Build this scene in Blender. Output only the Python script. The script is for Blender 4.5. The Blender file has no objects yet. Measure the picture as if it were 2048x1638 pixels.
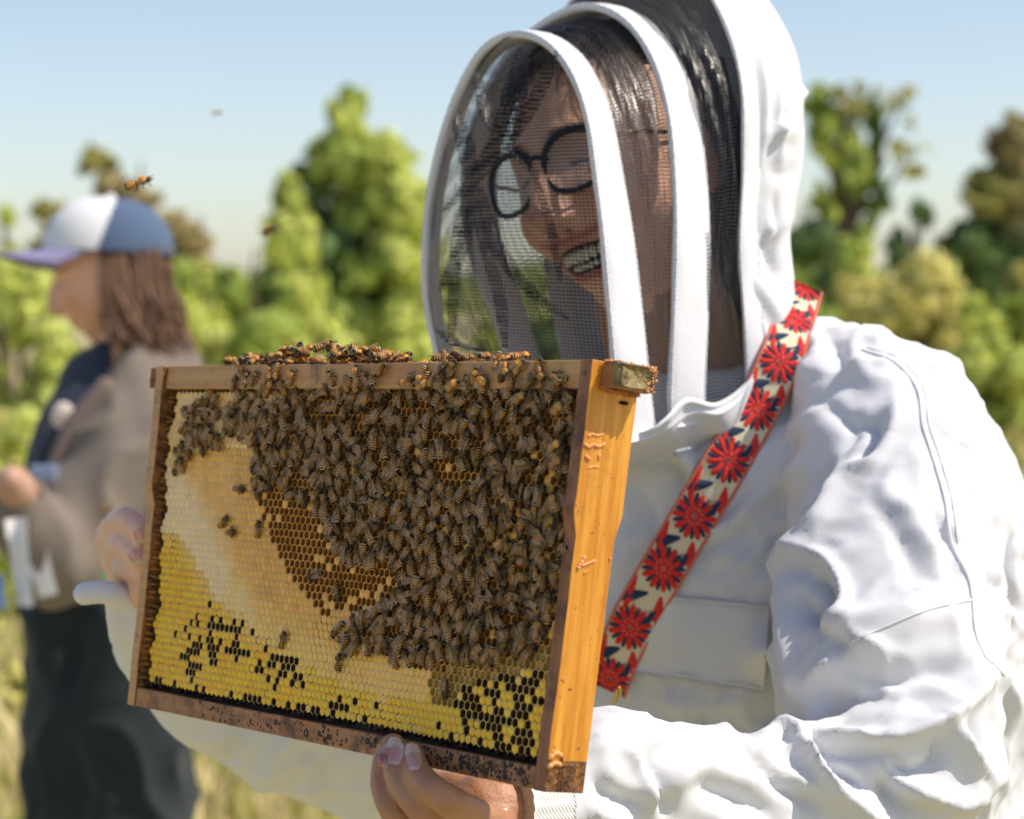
import bpy, math, random
import numpy as np
from mathutils import Matrix, Vector, noise
from mathutils.bvhtree import BVHTree
from mathutils.kdtree import KDTree
random.seed(7); rng = np.random.default_rng(7)
S = bpy.context.scene
COL = S.collection
R = math.radians

# ---------------------------------------------------------------- camera
F_PX = 4600.0; CX, CY = 1024.0, 819.0           # focal length in photo pixels (photo 2048 wide)
CAM_LOC = np.array([0.0, 0.0, 1.5]); PITCH = R(-2.7)
cd = bpy.data.cameras.new('camera'); cam = bpy.data.objects.new('camera', cd); COL.objects.link(cam)
cd.sensor_width = 36; cd.lens = F_PX / 2048 * 36; cd.clip_start = .05; cd.clip_end = 2000
cam.location = CAM_LOC; cam.rotation_euler = (R(90) + PITCH, 0, 0)
cd.dof.use_dof = True; cd.dof.focus_distance = 1.37; cd.dof.aperture_fstop = 8.0; cd.dof.aperture_blades = 0
S.camera = cam
_c, _s = math.cos(PITCH), math.sin(PITCH)
# columns: camera x (right), y (up), z (towards camera) in world axes
CAMR = np.array([[1, 0, 0], [0, -_s, -_c], [0, _c, -_s]], float)
def c2w(v):
    return np.asarray(v, float) @ CAMR.T + CAM_LOC
def w2c(v):
    return (np.asarray(v, float) - CAM_LOC) @ CAMR
def P(x, y, d):                                    # a photo pixel at a depth in metres -> world point
    return c2w([(x - CX) / F_PX * d, (CY - y) / F_PX * d, -d])
def PX(v):                                         # world points -> photo pixels
    c = w2c(v); d = -c[..., 2]
    return CX + F_PX * c[..., 0] / d, CY - F_PX * c[..., 1] / d

# ---------------------------------------------------------------- sky, sun, exposure
SUN = np.array([1.12, -.17, 1.42]); SUN /= np.linalg.norm(SUN)
W = bpy.data.worlds.new('World'); S.world = W; W.use_nodes = True
nt = W.node_tree; bg = nt.nodes['Background']; sky = nt.nodes.new('ShaderNodeTexSky')
sky.sky_type = 'NISHITA'; sky.sun_disc = False
sky.sun_elevation = math.asin(SUN[2]); sky.sun_rotation = math.atan2(SUN[0], SUN[1])
sky.air_density = .8; sky.dust_density = 1.0; sky.ozone_density = .5; sky.altitude = 50
nt.links.new(sky.outputs[0], bg.inputs[0]); bg.inputs[1].default_value = .122
sl = bpy.data.lights.new('sun', 'SUN'); sun = bpy.data.objects.new('sun', sl); COL.objects.link(sun)
sl.energy = 3.1; sl.angle = R(.5); sl.color = (1, .97, .91)
sun.rotation_euler = Vector(SUN).to_track_quat('Z', 'Y').to_euler()
sun.location = (3, -2, 6)
S.view_settings.view_transform = 'Standard'; S.view_settings.look = 'None'
S.view_settings.exposure = .52; S.view_settings.use_white_balance = True; S.view_settings.white_balance_temperature = 7050; S.view_settings.white_balance_tint = 12; S.view_settings.gamma = 1; S.view_settings.use_curve_mapping = False
S.cycles.max_bounces = 8; S.cycles.transparent_max_bounces = 16; S.cycles.diffuse_bounces = 3
S.cycles.caustics_reflective = False; S.cycles.caustics_refractive = False

# ---------------------------------------------------------------- materials
def mat(name, color=(.8, .8, .8), rough=.7, spec=.3, bump=None, var=None, attr=None, sss=0, sheen=0, metal=0):
    """bump=(scale, strength, distance) noise relief; var=(scale, amount, dark colour) blotches; attr: colour attribute"""
    m = bpy.data.materials.new(name); m.use_nodes = True; n = m.node_tree.nodes; l = m.node_tree.links
    b = n['Principled BSDF']; b.inputs['Base Color'].default_value = (*color, 1)
    b.inputs['Roughness'].default_value = rough; b.inputs['Specular IOR Level'].default_value = spec
    b.inputs['Metallic'].default_value = metal
    if sss: b.inputs['Subsurface Weight'].default_value = sss; b.inputs['Subsurface Radius'].default_value = (.008, .003, .0015); b.inputs['Subsurface Scale'].default_value = 1
    if sheen: b.inputs['Sheen Weight'].default_value = sheen
    tc = n.new('ShaderNodeTexCoord'); src = None
    if attr:
        a = n.new('ShaderNodeVertexColor'); a.layer_name = attr; src = a.outputs[0]
        l.new(src, b.inputs['Base Color'])
    if var:
        t = n.new('ShaderNodeTexNoise'); t.inputs['Scale'].default_value = var[0]; t.inputs['Detail'].default_value = 6
        l.new(tc.outputs['Object'], t.inputs[0])
        r = n.new('ShaderNodeMapRange'); r.inputs[1].default_value = .42; r.inputs[2].default_value = .68
        r.inputs[4].default_value = var[1]; l.new(t.outputs[0], r.inputs[0])
        x = n.new('ShaderNodeMix'); x.data_type = 'RGBA'; l.new(r.outputs[0], x.inputs[0])
        if src: l.new(src, x.inputs[6])
        else: x.inputs[6].default_value = (*color, 1)
        x.inputs[7].default_value = (*var[2], 1); l.new(x.outputs[2], b.inputs['Base Color'])
    if bump:
        t = n.new('ShaderNodeTexNoise'); t.inputs['Scale'].default_value = bump[0]; t.inputs['Detail'].default_value = 5
        l.new(tc.outputs['Object'], t.inputs[0])
        k = n.new('ShaderNodeBump'); k.inputs['Strength'].default_value = bump[1]; k.inputs['Distance'].default_value = bump[2]
        l.new(t.outputs[0], k.inputs['Height']); l.new(k.outputs[0], b.inputs['Normal'])
    return m

def cloth_mat(name, color, pitch=.0016, strength=.35, rough=.85, var=None):
    """woven twill: fine diagonal ribs as bump, on object coordinates"""
    m = mat(name, color, rough, .15, var=var, sheen=.15); n = m.node_tree.nodes; l = m.node_tree.links
    tc = n.new('ShaderNodeTexCoord')
    w = n.new('ShaderNodeTexWave'); w.wave_type = 'BANDS'; w.bands_direction = 'DIAGONAL'
    w.inputs['Scale'].default_value = .314 / pitch; w.inputs['Distortion'].default_value = .6; w.inputs['Detail'].default_value = 1
    l.new(tc.outputs['Object'], w.inputs[0])
    t = n.new('ShaderNodeTexNoise'); t.inputs['Scale'].default_value = 60; t.inputs['Detail'].default_value = 6
    l.new(tc.outputs['Object'], t.inputs[0])
    b1 = n.new('ShaderNodeBump'); b1.inputs['Strength'].default_value = strength; b1.inputs['Distance'].default_value = .0004
    b2 = n.new('ShaderNodeBump'); b2.inputs['Strength'].default_value = .25; b2.inputs['Distance'].default_value = .002
    l.new(t.outputs[0], b2.inputs['Height']); l.new(w.outputs[0], b1.inputs['Height'])
    l.new(b2.outputs[0], b1.inputs['Normal']); l.new(b1.outputs[0], n['Principled BSDF'].inputs['Normal'])
    return m

def net_mat(name, pitch_u, pitch_v, cover, color, glint=.5):
    """fabric netting: threads of a real weave on UVs, open holes between"""
    m = bpy.data.materials.new(name); m.use_nodes = True; n = m.node_tree.nodes; l = m.node_tree.links
    b = n['Principled BSDF']; b.inputs['Base Color'].default_value = (*color, 1)
    b.inputs['Roughness'].default_value = .34; b.inputs['Specular IOR Level'].default_value = glint
    tcn = n.new('ShaderNodeUVMap'); mpn = n.new('ShaderNodeMapping'); mpn.inputs['Scale'].default_value = (28, 330, 1); l.new(tcn.outputs[0], mpn.inputs[0]); tn = n.new('ShaderNodeTexNoise'); tn.inputs['Scale'].default_value = 1; tn.inputs['Detail'].default_value = 3; tn.inputs['Distortion'].default_value = .6; l.new(mpn.outputs[0], tn.inputs[0])
    bn = n.new('ShaderNodeBump'); bn.inputs['Strength'].default_value = 1; bn.inputs['Distance'].default_value = .0022; l.new(tn.outputs[0], bn.inputs['Height']); l.new(bn.outputs[0], b.inputs['Normal'])
    out = n['Material Output']; tr = n.new('ShaderNodeBsdfTransparent'); mx = n.new('ShaderNodeMixShader')
    uv = n.new('ShaderNodeUVMap'); sep = n.new('ShaderNodeSeparateXYZ'); l.new(uv.outputs[0], sep.inputs[0])
    def line(o, pitch, duty):
        a = n.new('ShaderNodeMath'); a.operation = 'DIVIDE'; a.inputs[1].default_value = pitch; l.new(o, a.inputs[0])
        c = n.new('ShaderNodeMath'); c.operation = 'FRACT'; l.new(a.outputs[0], c.inputs[0])
        d = n.new('ShaderNodeMath'); d.operation = 'LESS_THAN'; d.inputs[1].default_value = duty; l.new(c.outputs[0], d.inputs[0])
        return d.outputs[0]
    a = line(sep.outputs[0], pitch_u, cover[0]); c = line(sep.outputs[1], pitch_v, cover[1])
    mm = n.new('ShaderNodeMath'); mm.operation = 'MAXIMUM'; l.new(a, mm.inputs[0]); l.new(c, mm.inputs[1])
    l.new(mm.outputs[0], mx.inputs[0]); l.new(tr.outputs[0], mx.inputs[1]); l.new(b.outputs[0], mx.inputs[2])
    l.new(mx.outputs[0], out.inputs[0])
    return m

def wood_mat(name, c1, c2, stain, along='X', amount=.5, rough=.42, stain_scale=14, lo=.52):
    m = mat(name, c1, rough, .45); n = m.node_tree.nodes; l = m.node_tree.links; b = n['Principled BSDF']
    tc = n.new('ShaderNodeTexCoord'); mp = n.new('ShaderNodeMapping'); l.new(tc.outputs['Object'], mp.inputs[0])
    mp.inputs['Scale'].default_value = {'X': (6, 190, 190), 'Y': (190, 6, 190)}[along]
    g = n.new('ShaderNodeTexNoise'); g.inputs['Scale'].default_value = 1; g.inputs['Detail'].default_value = 8; g.inputs['Roughness'].default_value = .65
    l.new(mp.outputs[0], g.inputs[0])
    cr = n.new('ShaderNodeValToRGB'); cr.color_ramp.elements[0].position = .38; cr.color_ramp.elements[1].position = .62
    cr.color_ramp.elements[0].color = (*c2, 1); cr.color_ramp.elements[1].color = (*c1, 1); l.new(g.outputs[0], cr.inputs[0])
    t = n.new('ShaderNodeTexNoise'); t.inputs['Scale'].default_value = stain_scale; t.inputs['Detail'].default_value = 9; t.inputs['Roughness'].default_value = .7
    l.new(tc.outputs['Object'], t.inputs[0])
    r = n.new('ShaderNodeMapRange'); r.inputs[1].default_value = lo; r.inputs[2].default_value = lo + .14; r.inputs[4].default_value = amount
    l.new(t.outputs[0], r.inputs[0])
    x = n.new('ShaderNodeMix'); x.data_type = 'RGBA'; l.new(r.outputs[0], x.inputs[0]); l.new(cr.outputs[0], x.inputs[6])
    x.inputs[7].default_value = (*stain, 1)
    # fine specks of propolis
    t2 = n.new('ShaderNodeTexNoise'); t2.inputs['Scale'].default_value = 230; t2.inputs['Detail'].default_value = 2
    l.new(tc.outputs['Object'], t2.inputs[0])
    r2 = n.new('ShaderNodeMapRange'); r2.inputs[1].default_value = .69; r2.inputs[2].default_value = .75; r2.inputs[4].default_value = .8
    l.new(t2.outputs[0], r2.inputs[0])
    x2 = n.new('ShaderNodeMix'); x2.data_type = 'RGBA'; l.new(r2.outputs[0], x2.inputs[0]); l.new(x.outputs[2], x2.inputs[6])
    x2.inputs[7].default_value = (stain[0] * .8, stain[1] * .7, stain[2] * .6, 1); l.new(x2.outputs[2], b.inputs['Base Color'])
    k = n.new('ShaderNodeBump'); k.inputs['Strength'].default_value = .5; k.inputs['Distance'].default_value = .0005
    l.new(g.outputs[0], k.inputs['Height']); l.new(k.outputs[0], b.inputs['Normal'])
    return m

def leaf_mat(name, color, var=.35, trans=.45):
    m = bpy.data.materials.new(name); m.use_nodes = True; n = m.node_tree.nodes; l = m.node_tree.links
    b = n['Principled BSDF']; b.inputs['Roughness'].default_value = .55; b.inputs['Specular IOR Level'].default_value = .25
    gi = n.new('ShaderNodeNewGeometry'); h = n.new('ShaderNodeHueSaturation')
    h.inputs['Color'].default_value = (*color, 1)
    r = n.new('ShaderNodeMapRange'); r.inputs[3].default_value = 1 - var; r.inputs[4].default_value = 1 + var
    l.new(gi.outputs['Random Per Island'], r.inputs[0]); l.new(r.outputs[0], h.inputs['Value'])
    t = n.new('ShaderNodeBsdfTranslucent'); mx = n.new('ShaderNodeMixShader'); mx.inputs[0].default_value = trans
    l.new(h.outputs[0], b.inputs['Base Color']); l.new(h.outputs[0], t.inputs[0])
    l.new(b.outputs[0], mx.inputs[1]); l.new(t.outputs[0], mx.inputs[2]); l.new(mx.outputs[0], n['Material Output'].inputs[0])
    return m

# ---------------------------------------------------------------- object helpers
def link(o): COL.objects.link(o); return o
def tag(o, label=None, cat=None, group=None, kind=None):
    if label: o['label'] = label
    if cat: o['category'] = cat
    if group: o['group'] = group
    if kind: o['kind'] = kind
    return o
def empty(name, loc, mtx=None):
    o = bpy.data.objects.new(name, None); o.empty_display_size = .02; link(o)
    o.matrix_world = mtx if mtx is not None else Matrix.Translation(Vector([float(c) for c in loc]))
    o['_'] = 0; del o['_']
    return o
MW = {}
def mesh_data(name, V, Fc, mats=(), cols=None, smooth=True, mi=None, uv=None):
    me = bpy.data.meshes.new(name)
    V = np.asarray(V, float)
    me.from_pydata(V.tolist(), [], Fc if isinstance(Fc, list) else [list(map(int, f)) for f in Fc])
    for m in mats: me.materials.append(m)
    if smooth: me.polygons.foreach_set('use_smooth', [True] * len(me.polygons))
    if mi is not None: me.polygons.foreach_set('material_index', list(map(int, mi)))
    if cols is not None:
        cols = np.asarray(cols, float)
        if len(cols) == len(V): a = me.color_attributes.new('Col', 'FLOAT_COLOR', 'POINT'); c = cols
        else:                                       # one per face
            a = me.color_attributes.new('Col', 'FLOAT_COLOR', 'CORNER'); n = [len(p.vertices) for p in me.polygons]; c = np.repeat(cols, n, 0)
        a.data.foreach_set('color', np.c_[c[:, :3], np.ones(len(c))].ravel())
    if uv is not None:                              # per vertex uv
        lay = me.uv_layers.new(name='UVMap'); li = np.empty(len(me.loops), int); me.loops.foreach_get('vertex_index', li)
        lay.data.foreach_set('uv', np.asarray(uv, float)[li].ravel())
    me.validate(); me.update()
    return me
def obj(name, V, Fc, mats=(), parent=None, **kw):
    me = mesh_data(name, V, Fc, mats if isinstance(mats, (list, tuple)) else [mats], **kw)
    o = link(bpy.data.objects.new(name, me))
    if parent is not None: attach(o, parent)
    return o
def attach(o, parent):                              # keeps o where it stands in the world
    bw = parent
    m = Matrix.Identity(4); ch = []
    while bw is not None: ch.append(bw); bw = bw.parent
    for q in reversed(ch): m = m @ (q.matrix_parent_inverse if q.parent else Matrix.Identity(4)) @ q.matrix_basis
    o.parent = parent; o.matrix_parent_inverse = m.inverted()

class MB:                                           # collects shapes for ONE mesh
    def __init__(s): s.V = []; s.F = []; s.C = []; s.M = []; s.n = 0
    def add(s, V, Fc, c=None, m=0):
        V = np.asarray(V, float); s.V.append(V); s.F += [[int(i) + s.n for i in f] for f in Fc]
        s.C.append(np.tile(np.array(c if c is not None else (1, 1, 1), float), (len(V), 1)) if c is None or np.ndim(c) == 1 else np.asarray(c))
        s.M += [m] * len(Fc); s.n += len(V)
    def arr(s): return np.concatenate(s.V), s.F
    def build(s, name, mats, parent=None, **kw):
        return obj(name, np.concatenate(s.V), s.F, mats, parent, cols=np.concatenate(s.C), mi=s.M, **kw)

def crom(pts, n):                                   # Catmull-Rom through pts -> n samples
    pts = np.asarray(pts, float); k = len(pts)
    t = np.linspace(0, k - 1, n); i = np.minimum(t.astype(int), k - 2); f = (t - i)[:, None]
    g = lambda j: pts[np.clip(j, 0, k - 1)]
    p0, p1, p2, p3 = g(i - 1), g(i), g(i + 1), g(i + 2)
    p0 = np.where((i == 0)[:, None], 2 * p1 - p2, p0); p3 = np.where((i == k - 2)[:, None], 2 * p2 - p1, p3)
    return .5 * (2 * p1 + (p2 - p0) * f + (2 * p0 - 5 * p1 + 4 * p2 - p3) * f ** 2 + (3 * p1 - p0 - 3 * p2 + p3) * f ** 3)
def grid_faces(a, b, closed=False):
    F_ = []
    for i in range(a - 1):
        for j in range(b if closed else b - 1):
            j2 = (j + 1) % b; F_.append([i * b + j, (i + 1) * b + j, (i + 1) * b + j2, i * b + j2])
    return F_
def tube(pts, rad, seg=12, up=(0, 0, 1), ex=1.0, round_ends=True):
    """tapered tube; rad: radius per point, ex: sideways stretch of the section (number or per point)"""
    pts = np.asarray(pts, float); n = len(pts); rad = np.ones(n) * rad; ex = np.ones(n) * ex
    T = np.gradient(pts, axis=0); T /= np.linalg.norm(T, axis=1)[:, None] + 1e-12
    if round_ends:
        k = 3; a = np.linspace(0, math.pi / 2, k + 1)[1:]
        hp = [pts[0] - T[0] * rad[0] * math.sin(q) for q in a[::-1]]; hr = [max(rad[0] * math.cos(q), rad[0] * .03) for q in a[::-1]]
        tp = [pts[-1] + T[-1] * rad[-1] * math.sin(q) for q in a]; trr = [max(rad[-1] * math.cos(q), rad[-1] * .03) for q in a]
        T = np.r_[np.tile(T[0], (k, 1)), T, np.tile(T[-1], (k, 1))]; ex = np.r_[np.full(k, ex[0]), ex, np.full(k, ex[-1])]
        pts = np.r_[hp, pts, tp]; rad = np.r_[hr, rad, trr]; n = len(pts)
    s = np.cross(T, np.asarray(up, float)); s /= np.linalg.norm(s, axis=1)[:, None] + 1e-9
    b = np.cross(s, T); a = np.linspace(0, 2 * math.pi, seg, endpoint=False)
    V = pts[:, None] + rad[:, None, None] * (ex[:, None, None] * np.cos(a)[None, :, None] * s[:, None] + np.sin(a)[None, :, None] * b[:, None])
    Fc = grid_faces(n, seg, True); Fc.append(list(range(seg - 1, -1, -1))); Fc.append([(n - 1) * seg + i for i in range(seg)])
    return V.reshape(-1, 3), Fc
def ellipsoid(c, r, nu=16, nv=12, rot=None):
    V = []; 
    for i in range(nv + 1):
        p = math.pi * i / nv
        for j in range(nu):
            t = 2 * math.pi * j / nu; V.append((math.sin(p) * math.cos(t), math.sin(p) * math.sin(t), math.cos(p)))
    V = np.array(V) * np.asarray(r)
    if rot is not None: V = V @ np.asarray(rot).T
    return V + np.asarray(c), grid_faces(nv + 1, nu, True)
def voxel(mb, size, smooth=4, ratio=None):
    """union of everything in mb as one closed surface; returns vertices, normals, faces"""
    V, Fc = mb.arr() if isinstance(mb, MB) else mb
    me = mesh_data('t', V, Fc); o = link(bpy.data.objects.new('t', me))
    m = o.modifiers.new('r', 'REMESH'); m.mode = 'VOXEL'; m.voxel_size = size; m.use_smooth_shade = True
    if smooth: s = o.modifiers.new('s', 'SMOOTH'); s.iterations = smooth; s.factor = .6
    dg = bpy.context.evaluated_depsgraph_get(); dg.update(); e = o.evaluated_get(dg); em = e.to_mesh()
    v = np.empty(len(em.vertices) * 3); em.vertices.foreach_get('co', v); v = v.reshape(-1, 3)
    nn = np.empty(len(em.vertices) * 3); em.vertices.foreach_get('normal', nn); nn = nn.reshape(-1, 3)
    lv = np.empty(len(em.loops), int); em.loops.foreach_get('vertex_index', lv)
    ls = np.empty(len(em.polygons), int); em.polygons.foreach_get('loop_start', ls)
    lt = np.empty(len(em.polygons), int); em.polygons.foreach_get('loop_total', lt)
    fc = [lv[a:a + b].tolist() for a, b in zip(ls, lt)]
    e.to_mesh_clear(); bpy.data.objects.remove(o); bpy.data.meshes.remove(me)
    return v, nn, fc
def box(c0, c1, bev=0.0):
    x0, y0, z0 = c0; x1, y1, z1 = c1
    V = [(x, y, z) for x in (x0, x1) for y in (y0, y1) for z in (z0, z1)]
    return np.array(V), [[0, 1, 3, 2], [4, 6, 7, 5], [0, 4, 5, 1], [2, 3, 7, 6], [0, 2, 6, 4], [1, 5, 7, 3]]
def bevel(o, w, seg=2, ang=30):
    m = o.modifiers.new('bevel', 'BEVEL'); m.width = w; m.segments = seg; m.limit_method = 'ANGLE'; m.angle_limit = R(ang); return o
def inpoly(x, y, poly):
    x = np.asarray(x, float); y = np.asarray(y, float); r = np.zeros(x.shape, bool); n = len(poly)
    for i in range(n):
        x1, y1 = poly[i]; x2, y2 = poly[(i + 1) % n]
        if y1 == y2: continue
        c = ((y1 > y) != (y2 > y)) & (x < (x2 - x1) * (y - y1) / (y2 - y1) + x1); r ^= c
    return r
def vnoise(V, scale, seed=0):                       # cheap smooth noise: sum of rotated sines
    r = np.random.default_rng(seed); o = np.zeros(len(V))
    for k in range(7):
        d = r.normal(size=3); d /= np.linalg.norm(d); d2 = r.normal(size=3); d2 /= np.linalg.norm(d2)
        o += np.sin(V @ d * scale * r.uniform(.6, 1.6) + r.uniform(0, 6.3) + 1.4 * np.sin(V @ d2 * scale * .6 + r.uniform(0, 6.3)))
    return o / 3.2

def nearest_cols(V, src, cols, far=None, dist=.02):
    k = KDTree(len(src))
    for i, q in enumerate(src): k.insert(q, i)
    k.balance(); out = np.tile(np.array(far if far is not None else cols[0], float), (len(V), 1))
    for i, q in enumerate(V):
        _, j, d = k.find(q)
        if d < dist: out[i] = cols[j]
    return out
# ---------------------------------------------------------------- the hive frame: its own axes u (length), v (up), w (towards the viewer)
FRc = np.array([[.63273, .10501, -.76722], [-.00667, .99147, .13020], [.77434, -.07726, .62803]]); FTc = np.array([-.26405, -.20041, -1.56626])
FR = CAMR @ FRc; FT = c2w(FTc)
FM = Matrix([[*map(float, FR[0]), float(FT[0])], [*map(float, FR[1]), float(FT[1])], [*map(float, FR[2]), float(FT[2])], [0, 0, 0, 1]])
FL, FH = .448, .232
def fw(q): return np.asarray(q, float) @ FR.T + FT
def px2uv(x, y, w=0.0):                             # where the ray of a photo pixel meets the plane w of the frame
    d = CAMR @ np.array([(x - CX) / F_PX, (CY - y) / F_PX, -1]); o = (CAM_LOC - FT) @ FR; e = d @ FR
    t = (w - o[2]) / e[2]; q = o + e * t; return q[0], q[1]
def taper(q):                                       # the frame is a few millimetres longer along its top bar
    q = np.array(q, float); k = (q[..., 1] / FH - .5) * .0075; q[..., 0] += (q[..., 0] / FL - .5) * 2 * k; return q
frame = empty('hive_frame', None, FM)
tag(frame, 'wooden hive frame of honeycomb held up by both hands and crowded with bees', 'hive frame')
def fobj(name, V, Fc, mats, parent=frame, **kw):     # vertices in frame axes, as a child of the frame
    me = mesh_data(name, V, Fc, mats if isinstance(mats, list) else [mats], **kw); o = link(bpy.data.objects.new(name, me)); o.parent = parent; return o
M_side = wood_mat('varnished_pine_side', (.78, .37, .055), (.56, .20, .020), (.16, .07, .025), 'Y', .5, .36, 22, .56)
M_top = wood_mat('pine_bar', (.60, .33, .13), (.50, .24, .09), (.11, .04, .03), 'X', .8, .5, 30, .54)
M_bot = wood_mat('old_pine_bar', (.47, .22, .09), (.36, .15, .06), (.05, .03, .03), 'X', .8, .6, 42, .47)
M_edge = wood_mat('stained_pine_edge', (.36, .15, .065), (.24, .09, .045), (.07, .025, .02), 'Y', .75, .55, 30, .47)
M_lug = wood_mat('weathered_lug', (.42, .18, .06), (.28, .11, .045), (.10, .04, .03), 'X', .7, .8, 60, .5)
M_prop = mat('propolis', (.42, .15, .04), .35, .5, bump=(300, .6, .001), var=(150, .6, (.10, .03, .012)))
M_burr = mat('burr_wax', (.80, .36, .13), .4, .4, bump=(500, .5, .0008))
M_innerside = mat('inner_bar_wax', (.30, .12, .03), .5, .4, bump=(260, 1.0, .003), var=(130, .95, (.028, .014, .008)))
M_gap = mat('gap_shade', (.035, .020, .012), .6, .3, bump=(300, .6, .001))  # near-black colour stands in for the shade in the gap round the comb

# side bars: wide shoulders for the top third, narrower below; the profile (v, w0, w1) is extruded along u
def side_bar(u0, u1, right):
    prof = [(0, 0, -.028), (.137, 0, -.028), (.150, .0035, -.0315), (FH, .0035, -.0315)]
    pts = []; vs = []
    for a, b in zip(prof[:-1], prof[1:]):
        for t in np.linspace(0, 1, 9)[:-1]: vs.append([a[i] + (b[i] - a[i]) * t for i in range(3)])
    vs.append(prof[-1]); V = []; Fc = []
    for k, (v, wf, wb) in enumerate(vs):
        j = .0003 * math.sin(v * 61) + .0002 * math.sin(v * 217 + 1)
        V += [(u0, v, wf + j), (u1, v, wf + j), (u1, v, wb), (u0, v, wb)]
        if k: a = 4 * (k - 1); b = 4 * k; Fc += [[a + i, a + (i + 1) % 4, b + (i + 1) % 4, b + i] for i in range(4)]
    n = len(vs); Fc += [[3, 2, 1, 0], [4 * n - 4 + i for i in range(4)]]
    V = taper(V)
    mi = []
    for f in Fc:
        c = V[f].mean(0); nn = np.cross(V[f[1]] - V[f[0]], V[f[2]] - V[f[0]]); nn /= np.linalg.norm(nn) + 1e-12
        if abs(nn[2]) > .5: mi.append(1)
        elif abs(nn[1]) > .5: mi.append(1)
        elif right: mi.append(0 if c[0] > FL - .003 else 2)
        else: mi.append(2 if c[0] > .005 else 0)
    o = fobj('side_bar', V, Fc, [M_side, M_edge if right else M_top, M_innerside], mi=mi, smooth=False); bevel(o, .0007); return o
sb_l = side_bar(0, .0095, False); sb_r = side_bar(FL - .0095, FL, True)
sb_l['label'] = 'far end bar with waxy dark inner face'; sb_r['label'] = 'sunlit orange varnished end bar'
# top bar between the end bars, its front a little behind them
V, Fc = box((.0097, FH - .0155, -.030), (FL - .0097, FH + .0002, .0008)); tb = fobj('top_bar', taper(V), Fc, M_top, smooth=False); bevel(tb, .001)
# lug: the top bar running on past the end bar, caked in propolis
def lug(u0, u1):
    n, k = 14, 8; V = []; Fc = []
    sec = [(0, -.0035), (0, -.0315), (-.0138, -.0315), (-.0138, -.0035)]
    ring = []
    for a in range(4):
        p, q = sec[a], sec[(a + 1) % 4]
        for t in np.linspace(0, 1, 8)[:-1]: ring.append((p[0] + (q[0] - p[0]) * t, p[1] + (q[1] - p[1]) * t))
    m = len(ring); us = np.linspace(u0, u1, n)
    for i, u in enumerate(us):
        s = 1 if 0 < i < n - 3 else (.985 if i == n - 3 else .95 if i == n - 2 else .86 if i else 1)
        for v, w in ring: V.append((u, FH - .0002 + (v + .0069) * s - .0069, (w + .0175) * s - .0175))
    Fc = grid_faces(n, m, True); V = np.array(V)
    c1 = len(V); V = np.r_[V, [[u1, FH - .0069, -.0175]], [[u0, FH - .0069, -.0175]]]
    Fc += [[(n - 1) * m + i, (n - 1) * m + (i + 1) % m, c1] for i in range(m)] + [[(i + 1) % m, i, c1 + 1] for i in range(m)]
    V += np.c_[vnoise(V, 900, 3), vnoise(V, 1100, 4), vnoise(V, 900, 5)] * .00045
    V[:, 0] += 2 * .00375 * (.5) * np.sign(u1 - .2)
    return V, Fc
V, Fc = lug(FL + .0004, FL + .0142)
M_lugend = mat('weathered_end_grain', (.34, .26, .13), .9, .2, bump=(380, 1, .0022), var=(160, .8, (.12, .08, .045)))
mi = [1 if V[f][:, 0].min() > FL + .0125 else 0 for f in Fc]
lg = fobj('lug', V, Fc, [M_lug, M_lugend], mi=mi, parent=tb); lg['label'] = 'rough grey brown end of the top bar'
V, Fc = lug(-.0185, -.0004); lg2 = fobj('lug', V, Fc, [M_lug, M_lugend], parent=tb)
V, Fc = box((.0097, .0002, -.024), (FL - .0097, .0125, -.0006)); bb = fobj('bottom_bar', taper(V), Fc, M_bot, smooth=False); bevel(bb, .0008)
# bottom bar's end showing through the foot of the end bar: two grooves and a dark block
mb = MB()
V, Fc = box((FL - .0004, .0006, -.0195), (FL + .0009, .0145, -.0105)); mb.add(V, Fc)
V, Fc = box((FL - .0004, .0008, -.0100), (FL + .0006, .0205, -.0088)); mb.add(V, Fc)
V, Fc = mb.arr(); V = taper(V); V[:, 0] += vnoise(V, 1500, 2) * .0002
M_joint = mat('burnt_joint', (.20, .075, .02), .6, .4, bump=(420, 1, .0015), var=(210, .95, (.02, .010, .006)))
jn = fobj('joint_end', V, Fc, M_joint, smooth=False, parent=bb)
# nails
for (u, v) in ((FL - .0052, FH - .0075),):
    V, Fc = tube(taper([(u, v, .0033), (u, v, .0041)]), .0013, 10, up=(0, 1, 0), round_ends=False); fobj('nail', V, Fc, mat('nail_steel', (.12, .11, .12), .45, .5, metal=.6))
for (v, w) in ((FH - .0205, -.0215),):
    V, Fc = ellipsoid((FL + .0040, v, w), (.0006, .0011, .0035), 14, 8); fobj('nail_slot', V, Fc, mat('dark_slot', (.012, .010, .008), .8, .1))
# beads of burr wax on the sunlit end bar
def wax_bead(pts, r):
    c = crom([px2end(*p) for p in pts], 5 * len(pts)); c[:, 0] += r * .2
    V, Fc = tube(c, r * (1 + .25 * np.sin(np.arange(len(c)) * 1.7)), 8, up=(1, 0, 0)); fobj('wax_bead', V, Fc, M_burr)
def px2end(x, y):                                   # photo pixel on the outer face of the right end bar
    d = CAMR @ np.array([(x - CX) / F_PX, (CY - y) / F_PX, -1]); o = (CAM_LOC - FT) @ FR; e = d @ FR
    u = FL
    for _ in range(3):
        t = (u - o[0]) / e[0]; q = o + e * t; u = FL + (q[1] / FH - .5) * .0075
    return (u, q[1], q[2])
wax_bead([(1177, 872), (1184, 868), (1195, 871), (1206, 868)], .0007); wax_bead([(1193, 858), (1195, 868)], .0005)
wax_bead([(1170, 889), (1178, 894), (1186, 889), (1196, 893), (1207, 888)], .0009)
wax_bead([(1172, 913), (1177, 918)], .0010); wax_bead([(1198, 910), (1197, 918)], .0008); wax_bead([(1177, 936), (1187, 933), (1197, 935)], .0005)
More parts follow.
